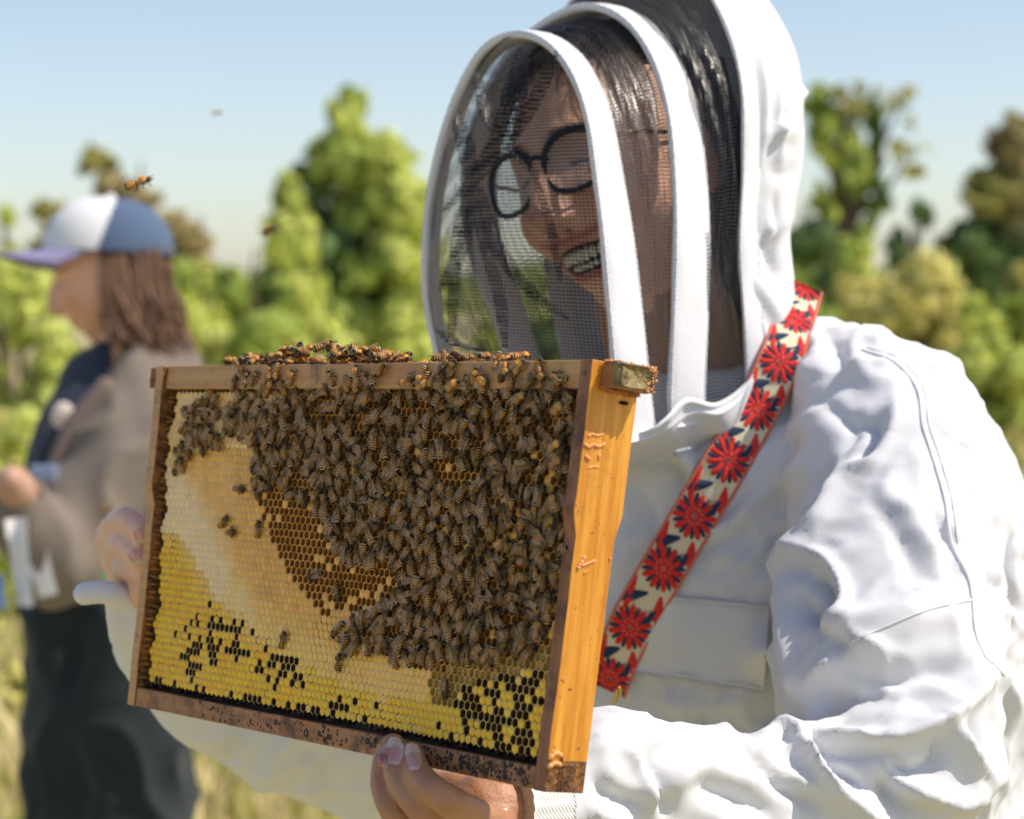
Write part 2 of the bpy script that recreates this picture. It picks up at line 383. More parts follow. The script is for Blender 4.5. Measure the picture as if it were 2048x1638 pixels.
wax_bead([(1168, 1115), (1160, 1128), (1154, 1138)], .0011); wax_bead([(1165, 1131), (1178, 1126), (1190, 1121)], .0007); wax_bead([(1168, 1146), (1173, 1142)], .0006)
wax_bead([(1100, 1515), (1112, 1506), (1122, 1512)], .0014); wax_bead([(1098, 1533), (1110, 1526), (1120, 1530)], .0014)
wax_bead([(1219, 1121), (1220, 1117)], .0006)
# crumbs of comb on the lug and the bar edge
mb = MB()
for _ in range(60):
    u = FL + .004 + random.random() * .011; w = -.003 - random.random() * .029
    V, Fc = ellipsoid((u, FH + .0002, w), [random.uniform(.0003, .0011) for _ in range(3)], 6, 4); mb.add(V, Fc)
for _ in range(24):
    V, Fc = ellipsoid((FL + .0178, FH - random.random() * .014, -.031 + random.random() * .006), [random.uniform(.0004, .0011) for _ in range(3)], 6, 4); mb.add(V, Fc)
V, Fc = mb.arr(); o = fobj('wax_crumbs', V, Fc, M_burr); tag(o, kind='stuff')
# propolis ridge under the lug and along the inside of the end bar
c = crom([(FL + .0045, FH - .0142, -.004), (FL + .0048, FH - .0150, -.012), (FL + .0046, FH - .0146, -.020), (FL + .0048, FH - .0152, -.031)], 30)
V, Fc = tube(c, .0014 + .0005 * np.sin(np.arange(30) * 1.9), 8, up=(0, 1, 0)); fobj('propolis_ridge', V + np.c_[vnoise(V, 1500, 1), vnoise(V, 1500, 2), vnoise(V, 1500, 3)] * .0003, Fc, M_prop)

# ---------------------------------------------------------------- comb
CW = -.0045                                          # depth of the comb face
OPEN = [(498, 905), (560, 800), (800, 770), (1165, 770), (1130, 1150), (1098, 1292), (1010, 1320), (905, 1322), (850, 1335), (770, 1318), (700, 1268), (630, 1215), (575, 1150), (545, 1080), (520, 1000)]
DARK = [(905, 1400), (930, 1370), (975, 1358), (1092, 1335), (1086, 1420), (1060, 1510), (1010, 1500), (960, 1440), (930, 1430)]
YB = np.array([(300, 1075), (345, 1060), (400, 1150), (480, 1225), (560, 1300), (680, 1365), (800, 1398), (900, 1405), (1000, 1380), (1110, 1340)], float)
CL = [(450, 1165, 22, 22), (458, 1192, 16, 16), (440, 1255, 45, 22), (445, 1290, 48, 26), (500, 1245, 22, 12), (540, 1320, 30, 18), (566, 1350, 28, 20), (600, 1330, 12, 26), (400, 1345, 14, 26), (384, 1300, 16, 20), (680, 1402, 18, 10), (750, 1405, 8, 8), (890, 1395, 14, 14), (1000, 1530, 90, 12), (850, 1490, 90, 12), (480, 1400, 30, 12), (395, 1395, 34, 10)]
NOCOMB_EDGE = .0150
def wax_noise(u, v): return noise.noise(Vector((u * 30, v * 30, .3)))
def bulge(u, v):                                     # the comb surface is not flat
    return .0048 * noise.noise(Vector((u * 9, v * 9, 1.7))) + .0012 * noise.noise(Vector((u * 30, v * 30, 5)))
def in_box(u, v):
    e = .0012 * math.sin(v * 300) + .0015 * math.sin(v * 97 + 1)
    return (NOCOMB_EDGE + e + max(0, .0035 * (v - .19) / .03 if v > .19 else 0) < u < FL - .0108) and (.0165 + .0006 * math.sin(u * 230) < v < FH - .017)
pit = .0053; row = pit * .866; cells = []
nr = int((FH) / row)
for r_ in range(nr):
    for c_ in range(int(FL / pit) + 1):
        u = c_ * pit + (pit / 2 if r_ % 2 else 0) + .001; v = .0150 + r_ * row
        if not in_box(u, v): continue
        wp = fw(taper([u, v, CW])); x, y = PX(wp); x = float(x); y = float(y)
        jn_ = random.gauss(0, 9); n1 = wax_noise(u, v); yb = np.interp(x, YB[:, 0], YB[:, 1]) + 16 * wax_noise(u * 1.5 + 2, v * 1.5)
        if inpoly([x + jn_ * .7], [y + jn_ * .5], OPEN)[0]:
            t = 'open' if random.random() > .10 or y < 900 else 'tan'
            if 640 < x < 760 and y > 1170 and random.random() < .22 + n1: t = 'tan'
        elif inpoly([x + jn_ * .5], [y + jn_ * .3], DARK)[0]: t = 'dark' if random.random() > .16 + (.3 if y > 1440 else 0) else random.choice(['yellow', 'yellow', 'speck'])
        elif y > yb + 6 * random.random():
            t = 'yellow'
            p = sum(math.exp(-((x - a) / (sx * 1.2)) ** 2 - ((y - b) / (sy * 1.25)) ** 2) for a, b, sx, sy in CL)
            if random.random() < p * .62: t = 'dark'
            elif random.random() < .03 + .22 * min(1, p) + (.07 if x < 420 or y > 1440 else 0): t = 'speck'
            if x > 880 and y > yb + 40 and random.random() < .30: t = random.choice(['dark', 'speck'])
        elif y > yb - 62 - max(0, 480 - x) * .5: t = 'cream'
        elif x < 400 and y > 930: t = 'cream'
        else: t = 'tan' if x > 470 and y > 900 else 'cream'
        if t in ('cream', 'tan') and x > 860 and y > 1270: t = 'shallow'
        if v < .0165 + row * 1.1 and random.random() < .42: t = random.choice(['dark', 'speck'])
        cells.append((u, v, t, x, y, c_, r_))
def jit(c, a=.08):
    k = 1 + random.uniform(-a, a); return tuple(max(0, q * k * (1 + random.uniform(-a, a) * .4)) for q in c)
YEL = (.96, .55, .022); CRM = (.94, .57, .13); TAN = (.88, .44, .080); WHT = (.95, .68, .36)
hexo = [(pit / math.sqrt(3) * math.cos(R(a)), pit / math.sqrt(3) * math.sin(R(a))) for a in range(30, 390, 60)]
lat = {k: [[], [], []] for k in ('open_cells', 'capped_cells')}
def put(grp, V, Fc, cols):
    g = lat[grp]; n = len(g[0]); g[0] += V; g[1] += [[i + n for i in f] for f in Fc]; g[2] += cols
def ring(u, v, s, w, j=0.0): return [(u + x * s + random.uniform(-j, j), v + y * s + random.uniform(-j, j), w) for x, y in hexo]
def base_w(u, v): return CW + bulge(u, v)
caps = []
def yb_of(x): return float(np.interp(x, YB[:, 0], YB[:, 1]))
for (u, v, t, x, y, c_, r_) in cells:
    w = base_w(u, v); u0, v0 = u, v
    u += random.uniform(-1, 1) * .00016; v += random.uniform(-1, 1) * .00016
    outer = [(u0 + a, v0 + b, base_w(u0 + a, v0 + b)) for a, b in hexo]
    q6 = lambda a, b: [[a + i, a + (i + 1) % 6, b + (i + 1) % 6, b + i] for i in range(6)]
    if t in ('open', 'dark', 'shallow'):
        wallw = .86 if t == 'open' else .90
        inner = ring(u, v, wallw * random.uniform(.96, 1.02), w - .0003, .00008)
        dpt = {'open': random.uniform(.0065, .010), 'dark': random.uniform(.004, .009), 'shallow': random.uniform(.0012, .0030)}[t]
        flo = ring(u, v, wallw * .8, w - dpt)
        if t == 'open':
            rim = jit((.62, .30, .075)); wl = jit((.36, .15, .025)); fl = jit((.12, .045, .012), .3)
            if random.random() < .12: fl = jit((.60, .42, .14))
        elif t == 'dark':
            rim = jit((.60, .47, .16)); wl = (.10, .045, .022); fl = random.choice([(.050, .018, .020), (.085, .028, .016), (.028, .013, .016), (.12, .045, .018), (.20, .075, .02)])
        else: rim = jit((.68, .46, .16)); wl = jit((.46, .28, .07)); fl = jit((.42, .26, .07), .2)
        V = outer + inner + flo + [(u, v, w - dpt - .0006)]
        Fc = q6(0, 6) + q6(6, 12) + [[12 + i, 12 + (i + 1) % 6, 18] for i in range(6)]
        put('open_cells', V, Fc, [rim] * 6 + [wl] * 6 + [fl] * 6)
        if t == 'dark' and random.random() < .75:    # a blob of bee bread low in the cell
            V = ring(u - .0003, v, .5, w - dpt * .75) + [(u, v, w - dpt * .55)]
            put('open_cells', V, [[i, (i + 1) % 6, 6] for i in range(6)], [random.choice([(.34, .12, .045), (.45, .18, .05), (.22, .08, .07), (.14, .05, .05)])] * 6)
    else:
        hgt = {'yellow': .0011, 'cream': .00045, 'tan': .0007, 'speck': .0009}[t] * random.uniform(.7, 1.35)
        dip = {'yellow': .0007, 'cream': .00025, 'tan': .0005, 'speck': .0009}[t]
        if t in ('yellow', 'speck'):
            k = .5 + .5 * wax_noise(u * 1.7 + 3, v * 1.7); cc = jit((YEL[0], YEL[1] * (.84 + .30 * k), YEL[2] * (.7 + 1.1 * k)))
            kb = min(1, max(0, (y - yb_of(x)) / 45 + .3 * wax_noise(u * 2.5, v * 2.5))); cc = tuple(CRM[i] * (1 - kb) + cc[i] * kb for i in range(3))
            if y > 1400 + (x - 300) * .17: cc = jit((.80, .49, .04)) if random.random() < .5 else cc
        elif t in ('cream', 'tan'):
            q = min(1, max(0, ((yb_of(x) - y) - 14 - max(0, 500 - x) * .8) / 95 + .35 * wax_noise(u * 2.2, v * 2.2 + 4))) if y > 900 else .35 + .5 * wax_noise(u * 2, v * 2)
            k = min(1, max(0, (540 - x) / 160 + .3 * wax_noise(u * 3, v * 3))) if y > 930 else .5; q = min(1, max(0, q)); a_ = [CRM[i] * (1 - k) + WHT[i] * k for i in range(3)]
            cc = jit([a_[i] * (1 - q) + TAN[i] * q for i in range(3)], .05 + .06 * q)
        elif t == '_':
            k = min(1, max(0, (560 - x) / 160)) if y > 930 else .4; cc = jit([CRM[i] * (1 - k) + WHT[i] * k for i in range(3)], .05)
        else: cc = jit(TAN, .14)
        rimc = tuple(q * (.84 if t != 'yellow' else .72) for q in cc)
        if t == 'speck': rimc = (.12, .045, .015)
        caps.append((u, v, w, hgt, dip, cc, rimc, t, x, y, outer))
# the 300 caps that show largest (nearest the right end) are parts of their own
caps.sort(key=lambda c: -(c[8] + c[9] * .2) + (2000 if inpoly([c[8]], [c[9]], OPEN)[0] else 0))
M_wax = mat('beeswax', (.7, .5, .1), .30, .5, attr='Col', bump=(900, .35, .0005), sss=.12)
M_cell = mat('comb_cell', (.5, .3, .1), .45, .4, attr='Col', bump=(700, .4, .0005))
def cap_mesh(u, v, w, hgt, dip, cc, rimc, outer, local=False):
    r1 = ring(u, v, .86, w - dip * .3, .0001); r2 = ring(u, v, .56, w + hgt * .75, .00012); V = outer + r1 + r2 + [(u + random.uniform(-2, 2) * 1e-4, v, w + hgt)]
    q6 = lambda a, b: [[a + i, a + (i + 1) % 6, b + (i + 1) % 6, b + i] for i in range(6)]
    if local: V = [(a - u, b - v, c - w) for a, b, c in V]
    return V, q6(0, 6) + q6(6, 12) + [[12 + i, 12 + (i + 1) % 6, 18] for i in range(6)], [rimc] * 6 + [cc] * 12
for c in caps[300:]:
    V, Fc, cl = cap_mesh(*c[:7], c[10]); put('capped_cells', V, Fc, cl)
k = lat['open_cells']; V = taper(k[0])
comb = fobj('honeycomb', V, k[1], M_cell, cols=k[2], smooth=False); tag(comb, kind='stuff')
k = lat['capped_cells']; V = taper(k[0])
cp = fobj('wax_cappings', V, k[1], M_wax, cols=k[2], smooth=True, parent=comb); tag(cp, kind='stuff')
cap_mesh_pool = {}
for c in caps[:300]:
    key = (c[7], random.randrange(8))
    if key not in cap_mesh_pool:
        V, Fc, cl = cap_mesh(*c[:7], [(c[0] + a, c[1] + b, c[2]) for a, b in hexo], local=True)
        cap_mesh_pool[key] = mesh_data('cell_cap', V, Fc, [M_wax], cols=cl)
    o = link(bpy.data.objects.new('cell_cap', cap_mesh_pool[key])); o.parent = comb
    o.location = taper([c[0], c[1], c[2]]).tolist()
# body of the comb behind the cells, sides coloured as the shade of the gap
V, Fc = box((NOCOMB_EDGE + .001, .0120, -.0235), (FL - .0115, FH - .0176, -.0125)); bk = fobj('comb_core', taper(V), Fc, M_gap, smooth=False, parent=comb)
mb = MB()
for i in range(170):                                 # frayed wax along the left and lower edges of the comb, coloured as gap shade
    if i < 60: u, v = NOCOMB_EDGE + random.uniform(-.001, .001), random.uniform(.016, FH - .018)
    else: u, v = random.uniform(.012, FL - .012), .0160 + random.uniform(-.0010, .0008)
    V, Fc = ellipsoid((u, v, CW - random.uniform(.0015, .008)), [random.uniform(.0012, .0026) for _ in range(3)], 6, 5); mb.add(V, Fc)
V, Fc = mb.arr(); o = fobj('edge_wax', taper(V), Fc, M_gap, parent=comb); tag(o, kind='stuff')
# ridges of brown wax on the inner face of the far bar
mb = MB()
for i in range(44):
    v = .014 + i * .0046 + random.uniform(-.0012, .0012)
    V, Fc = tube(crom([(.0096, v, -.002), (.0104, v + random.uniform(-.001, .001), -.008), (.0100, v + random.uniform(-.002, .002), -.017)], 6), [.0003, .0010, .0012, .0010, .0008, .0005], 6, up=(0, 1, 0)); mb.add(V, Fc)
V, Fc = mb.arr(); o = fobj('wax_ridges', taper(V), Fc, mat('amber_wax', (.42, .18, .035), .4, .5, bump=(500, .5, .001), var=(160, .9, (.09, .04, .015)))); tag(o, kind='stuff')
# blackened cell prints of propolis on the bottom bar
mb = MB()
for i in range(330):
    u = random.random(); u = (.09 + .20 * u) if random.random() < .4 else (.29 + .145 * u); v = random.uniform(.0015, .0118)
    if random.random() > .35 + 1.1 * (u / FL) ** 2 : continue
    a = random.uniform(.0006, .0014)
    V, Fc = ellipsoid((u, v, -.0006), (a, a * random.uniform(.4, 1.5), .00035), 8, 4); mb.add(V, Fc)
V, Fc = mb.arr(); o = fobj('propolis_spots', taper(V), Fc, mat('black_propolis', (.030, .024, .026), .55, .4)); tag(o, kind='stuff')
mb = MB()
for i in range(34):
    th = random.choice([(.30, .435), (.30, .435), (.18, .30)]); u = random.uniform(*th); v = random.uniform(.003, .0095); a = random.uniform(.0010, .0019)
    pts = [(u + a * math.cos(t), v + a * 1.2 * math.sin(t), -.0004) for t in np.linspace(0, 2 * math.pi, 10)]
    V, Fc = tube(pts, .00045, 5, up=(0, 0, 1), round_ends=False); mb.add(V, Fc)
V, Fc = mb.arr(); o = fobj('propolis_rings', taper(V), Fc, mat('grey_propolis', (.055, .042, .04), .55, .4)); tag(o, kind='stuff')
# ---------------------------------------------------------------- honey bees
M_bee = mat('bee_body', (.2, .1, .03), .5, .4, attr='Col', bump=(900, .4, .0004))
def wing_material():
    m = bpy.data.materials.new('bee_wing'); m.use_nodes = True; n = m.node_tree.nodes; l = m.node_tree.links
    b = n['Principled BSDF']; b.inputs['Roughness'].default_value = .33; b.inputs['Specular IOR Level'].default_value = .5
    a = n.new('ShaderNodeVertexColor'); a.layer_name = 'Col'; l.new(a.outputs[0], b.inputs['Base Color'])
    t = n.new('ShaderNodeBsdfTransparent'); x = n.new('ShaderNodeMixShader'); x.inputs[0].default_value = .24
    l.new(t.outputs[0], x.inputs[1]); l.new(b.outputs[0], x.inputs[2]); l.new(x.outputs[0], n['Material Output'].inputs[0])
    oi = n.new('ShaderNodeObjectInfo'); r = n.new('ShaderNodeMapRange'); r.inputs[3].default_value = .06; r.inputs[4].default_value = .34; l.new(oi.outputs['Random'], r.inputs[0]); l.new(r.outputs[0], x.inputs[0]); return m
def vary_body():                                     # bees differ in tone from one to the next
    n = M_bee.node_tree.nodes; l = M_bee.node_tree.links; b = n['Principled BSDF']; src = b.inputs['Base Color'].links[0].from_socket; h = n.new('ShaderNodeHueSaturation'); oi = n.new('ShaderNodeObjectInfo')
    r = n.new('ShaderNodeMapRange'); r.inputs[3].default_value = .62; r.inputs[4].default_value = 1.45; l.new(oi.outputs['Random'], r.inputs[0]); l.new(r.outputs[0], h.inputs['Value']); l.new(src, h.inputs['Color']); l.new(h.outputs[0], b.inputs['Base Color'])
vary_body()
M_wing = wing_material()
AMB0 = np.array((.80, .34, .050)); DRK = np.array((.034, .021, .012)); FUZ0 = np.array((.30, .17, .045))
def bee_body(curve=0.0, dark=0.0, seed=0, gold=0):           # millimetres: +y is forward, +z off the comb; gold paints sunlight into fur and bands
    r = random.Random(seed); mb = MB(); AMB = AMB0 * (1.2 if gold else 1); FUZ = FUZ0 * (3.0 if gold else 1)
    n = 22; ys = np.linspace(-7.0, -.2, n); V = []; C = []; seg = 10
    for i, y in enumerate(ys):
        t = (y + 7.0) / 6.8; rad = 2.05 * math.sin(math.pi * min(1, t ** .62 * .93 + .05)) ** .75 * (1 - .12 * t); rad = max(rad, .12)
        if t > .94: rad *= .6
        st = (t * 5.4 + .1) % 1; k = 1 if st < .50 else 0
        c = AMB * (1 - dark * .5) * (.65 + .55 * t) if not k else DRK
        if t < .17: c = DRK * 1.3
        if .50 <= st < .62: c = np.array((.62, .48, .26))
        rad *= 1 + (.045 if st > .5 else -.02)
        for j in range(seg):
            a = 2 * math.pi * j / seg
            zz = 2.3 + rad * .92 * math.sin(a) - curve * (1 - t) ** 1.6 * 3
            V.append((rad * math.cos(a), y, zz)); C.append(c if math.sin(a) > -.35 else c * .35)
    Fc = grid_faces(n, seg, True); Fc += [list(range(seg - 1, -1, -1)), [(n - 1) * seg + i for i in range(seg)]]
    mb.add(V, Fc, np.array(C))
    V, Fc = ellipsoid((0, 1.35, 2.55), (1.95, 2.0, 1.75), 10, 8); C = np.tile(FUZ * .55, (len(V), 1)); C[V[:, 2] < 1.9] = DRK; mb.add(V, Fc, C)
    V, Fc = ellipsoid((0, 3.95, 2.1), (1.75, 1.0, 1.35), 10, 6); mb.add(V, Fc, (.07, .05, .03))
    for s in (-1, 1):
        V, Fc = ellipsoid((1.35 * s, 3.95, 2.2), (.55, .75, 1.0), 6, 5); mb.add(V, Fc, (.012, .010, .010))
        V, Fc = tube([(.5 * s, 4.6, 2.6), (1.0 * s, 5.5, 2.9), (1.9 * s, 6.3, 2.3)], .13, 4, round_ends=False); mb.add(V, Fc, (.03, .02, .012))
        for k, (y0, y1, y2, rx) in enumerate(((2.3, 3.8, 5.0, 3.3), (1.2, 1.2, .6, 4.0), (.2, -1.8, -3.6, 3.6))):
            rx *= r.uniform(.85, 1.15); V, Fc = tube([(1.0 * s, y0, 1.5), (rx * .72 * s, y0 * .4 + y1 * .6, 2.1), (rx * .95 * s, y1, 1.0), (rx * s, y2, .15)], [.26, .30, .26 if k < 2 else .38, .12], 4, round_ends=False)
            mb.add(V, Fc, (.075, .04, .018))
    V2 = []; F2 = []; C2 = []                        # short hair: thorax, head and rings of the abdomen
    def hair(p, d, ln, c):
        p = np.array(p); d = np.array(d) + [r.gauss(0, .25) for _ in range(3)]; d /= np.linalg.norm(d); s_ = np.cross(d, [r.gauss(0, 1) for _ in range(3)]); s_ /= np.linalg.norm(s_)
        k = len(V2); V2.extend([p - s_ * .07, p + s_ * .07, p + d * ln]); F2.append([k, k + 1, k + 2]); C2.extend([c, c, c])
    for _ in range(230):
        a = r.uniform(0, 6.28); b = r.uniform(-.1, 1.5); d = np.array((math.cos(a) * math.cos(b), math.sin(a) * math.cos(b), math.sin(b)))
        hair(np.array((0, 1.35, 2.55)) + d * (1.9, 1.95, 1.7), d, r.uniform(.45, .85), FUZ * r.uniform(.8, 1.45))
    for _ in range(50):
        a = r.uniform(0, 6.28); b = r.uniform(0, 1.5); d = np.array((math.cos(a) * math.cos(b), math.sin(a) * math.cos(b), math.sin(b)))
        hair(np.array((0, 3.9, 2.1)) + d * (1.5, .9, 1.25), d, .4, FUZ * 1.1)
    for _ in range(70):
        t = r.uniform(.25, .95); a = r.uniform(-.2, 3.3); y = -7 + 6.8 * t; d = np.array((math.cos(a), -.9, math.sin(a))); rad = 2.05 * math.sin(math.pi * min(1, t ** .62 * .93 + .05)) ** .75 * .9
        hair((rad * math.cos(a), y, 2.3 + rad * .9 * math.sin(a) - curve * (1 - t) ** 1.6 * 3), d, .35, np.array((.40, .30, .14)))
    mb.add(V2, F2, np.array(C2))
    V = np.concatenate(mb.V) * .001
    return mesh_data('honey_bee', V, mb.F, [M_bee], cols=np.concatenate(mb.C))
def wing_mesh():
    def blade(L_, wd, y0, c):
        o = []; n = 9
        up = [(t, math.sin(math.pi * t ** .85) ** .6 * .35 * wd) for t in np.linspace(0, 1, n)]
        lo = [(t, -math.sin(math.pi * t ** 1.25) ** .7 * .65 * wd) for t in np.linspace(1, 0, n)[1:-1]]
        for t, y in up + lo: o.append((y, -t * L_ + y0, .25 * math.sin(t * 3) + .0))
        return o
    mb = MB()
    for L_, wd, y0, z in ((8.8, 3.0, 0, .25), (6.2, 2.1, -.5, -.05)):
        o = np.array(blade(L_, wd, y0, 0)); o[:, 2] += z; c = o.mean(0); V = np.r_[o, [c]]; n = len(o)
        mb.add(V, [[i, (i + 1) % n, n] for i in range(n)], (.66, .45, .29))
    for t0, t1 in (((0, 0), (.85, 7.2)), ((0, 0), (-.2, 7.6)), ((.9, 3), (-.9, 5.0)), ((-.8, 4.2), (-1.4, 2.5))):
        V, Fc = tube([(t0[0], -t0[1], .5), ((t0[0] + t1[0]) / 2, -(t0[1] + t1[1]) / 2, .62), (t1[0], -t1[1], .5)], .085, 3, round_ends=False); mb.add(V, Fc, (.16, .09, .04))
    return mesh_data('wing', np.concatenate(mb.V) * .001, mb.F, [M_wing], cols=np.concatenate(mb.C), smooth=True)
BODY = [bee_body(c, d, i) for i, (c, d) in enumerate([(0, 0), (.15, .5), (.3, 0), (.1, .9), (-.05, .3), (.45, .6)])]
SUNLIT_BODY = [bee_body(c, 0, 20 + i, 1) for i, c in enumerate((0, .2, .4))]  # brighter copies for bees in the sun, the sunlight put into their colour
WING = wing_mesh()
def bee_matrix(pos, fwd, up, scale):                 # world matrix from a foot point, heading and up
    f = Vector(fwd).normalized(); z = Vector(up); x = f.cross(z).normalized(); z = x.cross(f).normalized()
    return Matrix(((x[0], f[0], z[0], pos[0]), (x[1], f[1], z[1], pos[1]), (x[2], f[2], z[2], pos[2]), (0, 0, 0, 1))) @ Matrix.Diagonal((scale, scale, scale, 1))
def wing_mtx(s, spread, lift):
    return Matrix.Translation((.00105 * s, .0016, .0039)) @ Matrix.Rotation(spread * s, 4, 'Z') @ Matrix.Rotation(lift, 4, 'X') @ Matrix.Rotation(-.30 * s, 4, 'Y') @ Matrix.Diagonal((s, 1, 1, 1))
def add_bee(m, label, group=None, spread=None, lift=None, body=None):
    o = link(bpy.data.objects.new('honey_bee', body or random.choice(BODY))); o.matrix_world = m
    tag(o, label, 'bee', group)
    sp = random.choice([.06, .12, .18, .34]) if spread is None else spread; lf = random.uniform(-.04, .08) if lift is None else lift
    for s in (-1, 1):
        w = link(bpy.data.objects.new('wing', WING)); w.parent = o; w.matrix_basis = wing_mtx(s, sp + random.uniform(-.05, .08), lf)
    return o
def on_frame(u, v, ang, lvl=0.0, wextra=None, tilt=0.0, scale=1.0):
    """matrix of a bee on the comb; ang is the heading, 0 = up the frame, positive towards the viewer's right"""
    w = (CW + bulge(u, v) if wextra is None else wextra) + lvl
    q = taper([u, v, w]); f = np.array([math.sin(ang), math.cos(ang), tilt]); pos = fw(q)
    return bee_matrix(pos, FR @ f, FR @ np.array([random.gauss(0, .12), random.gauss(0, .12), 1.0]), scale)
MASS = [(470, 775), (620, 770), (800, 775), (960, 770), (1090, 775), (1160, 790), (1150, 900), (1128, 1080), (1112, 1200), (1092, 1290), (1060, 1318), (1000, 1325), (935, 1320), (850, 1332), (770, 1312), (720, 1290), (680, 1300), (668, 1260), (700, 1235), (745, 1215), (790, 1190), (800, 1150), (745, 1120), (690, 1120), (650, 1080), (640, 1030), (600, 1000), (550, 985), (505, 960), (500, 900), (490, 850), (455, 880), (448, 840), (475, 800)]
HOLES = [[(880, 925), (950, 930), (955, 975), (905, 985), (860, 950)], [(1085, 820), (1125, 820), (1120, 850), (1090, 850)], [(820, 800), (850, 800), (848, 828), (820, 828)], [(670, 985), (700, 975), (700, 1005), (675, 1010)], [(575, 950), (620, 960), (625, 990), (580, 985)]]
placed = []                                          # (u, v) of two discs per bee
def try_place(u, v, a, r1):
    s = [(u + math.sin(a) * .0028, v + math.cos(a) * .0028), (u - math.sin(a) * .0030, v - math.cos(a) * .0030)]
    d = min([math.hypot(p[0] - q[0], p[1] - q[1]) for p in s for q in placed] or [1])
    if d < r1: return None
    placed.extend(s); return d
def heading():
    k = random.random()
    return random.gauss(-.12, .65) if k < .50 else (math.pi + random.gauss(0, .7) if k < .80 else random.uniform(-3.1, 3.1))
bees = []                                            # (matrix, photo x, zone)
def add_zone(poly, holes, n, r1, zone, lvl=(0, .0008), head=heading, lvlbase=0):
    xs = [p[0] for p in poly]; ys = [p[1] for p in poly]; c = 0; t = 0
    while c < n and t < n * 60:
        t += 1; x = random.uniform(min(xs), max(xs)); y = random.uniform(min(ys), max(ys))
        if random.random() > ((1500 - x) / 1000.) and len(xs) > 8: continue
        if not inpoly([x], [y], poly)[0] or any(inpoly([x], [y], h)[0] for h in holes): continue
        u, v = px2uv(x, y, CW + .003); a = head()
        if try_place(u, v, a, r1) is None: continue
        bees.append((on_frame(u, v, a, lvlbase + random.uniform(*lvl), tilt=random.gauss(0, .16), scale=random.uniform(.94, 1.18)), x, zone)); c += 1
add_zone(MASS, HOLES, 410, .0042, 'mass')
n_lo = len(bees)
placed_lo = placed; placed = []
add_zone([p for p in MASS if True], HOLES, 80, .0085, 'mass', (.0018, .0030))
add_zone([(385, 800), (430, 790), (438, 830), (420, 860), (440, 880), (430, 900), (395, 905), (372, 925), (350, 940), (352, 905), (375, 870), (370, 830)], [], 26, .0042, 'cluster')
add_zone([(455, 800), (500, 800), (500, 870), (455, 880)], [], 6, .006, 'fringe')
TOPB = []
def top_bees():
    # on the upper face of the bar and hanging over its front edge
    for i in range(84):
        x = random.uniform(450, 778); u, _ = px2uv(x, 730, .0); u += 0
        w = random.uniform(-.027, -.002); a = random.uniform(-3.1, 3.1)
        q = taper([u, FH + .0005 + random.choice([0, 0, .0025, .0045, .0065]) * max(.3, math.sin((x - 445) / 338 * math.pi)) * 1.5, w]); f = np.array([math.sin(a), random.gauss(0, .45), math.cos(a)])
        TOPB.append((bee_matrix(fw(q), FR @ f, FR @ np.array([random.gauss(0, .25), 1, random.gauss(0, .25)]), random.uniform(1.05, 1.25)), x, 'ledge'))
    for i in range(54):
        x = random.uniform(462, 775); y = random.uniform(735, 790); u, v = px2uv(x, y, .001); a = heading()
        if try_place(u, v, a, .0040) is None: continue
        TOPB.append((on_frame(u, v, a, 0, wextra=.0012, tilt=random.gauss(0, .2)), x, 'bar'))
    for x, y, a, w in ((890, 722, 2.6, .001), (905, 735, .3, .001), (888, 760, .2, .002), (820, 757, 1.4, .001), (990, 725, -2.9, .001), (1000, 748, 3.0, .0015), (1018, 755, .1, .001), (1035, 730, .7, .001), (965, 765, 1.3, .002), (1070, 730, .55, .001), (1060, 765, .95, .002), (1095, 775, -1.5, .002), (1040, 795, 1.1, .001), (850, 770, 1.2, .002), (935, 765, -.4, .002), (910, 770, 1.0, .002), (865, 765, -2.2, .001), (1015, 775, -.2, .0015)):
        u, v = px2uv(x, y, .002); TOPB.append((on_frame(u, v, a, 0, wextra=w, tilt=random.gauss(0, .12)), x, 'bar'))
    for x, w, a in ((880, -.012, .8), (905, -.018, 2.0), (948, -.020, -1.2), (975, -.012, 1.6), (993, -.016, -2.4), (700, -.014, 0), (718, -.006, 2)):
        u, _ = px2uv(x, 720, 0); q = taper([u, FH + .0006, w]); f = np.array([math.sin(a), .1, math.cos(a)]); TOPB.append((bee_matrix(fw(q), FR @ f, FR @ np.array([0, 1, 0]), 1.0), x, 'ledge'))
top_bees()
for _ in range(15):
    x = random.uniform(790, 1120); u, v = px2uv(x, random.uniform(742, 775), .001); TOPB.append((on_frame(u, v, heading(), 0, wextra=.0014, tilt=random.gauss(0, .15)), x, 'bar'))
for _ in range(12):
    x = random.choice([random.uniform(790, 860), random.uniform(870, 1010)]); u, _v = px2uv(x, 722, 0); a = random.uniform(-3, 3); TOPB.append((bee_matrix(fw(taper([u, FH + .0006 + random.choice([0, .002]), random.uniform(-.025, -.003)])), FR @ np.array([math.sin(a), .1, math.cos(a)]), FR @ np.array([0, 1, 0]), 1.12), x, 'ledge'))
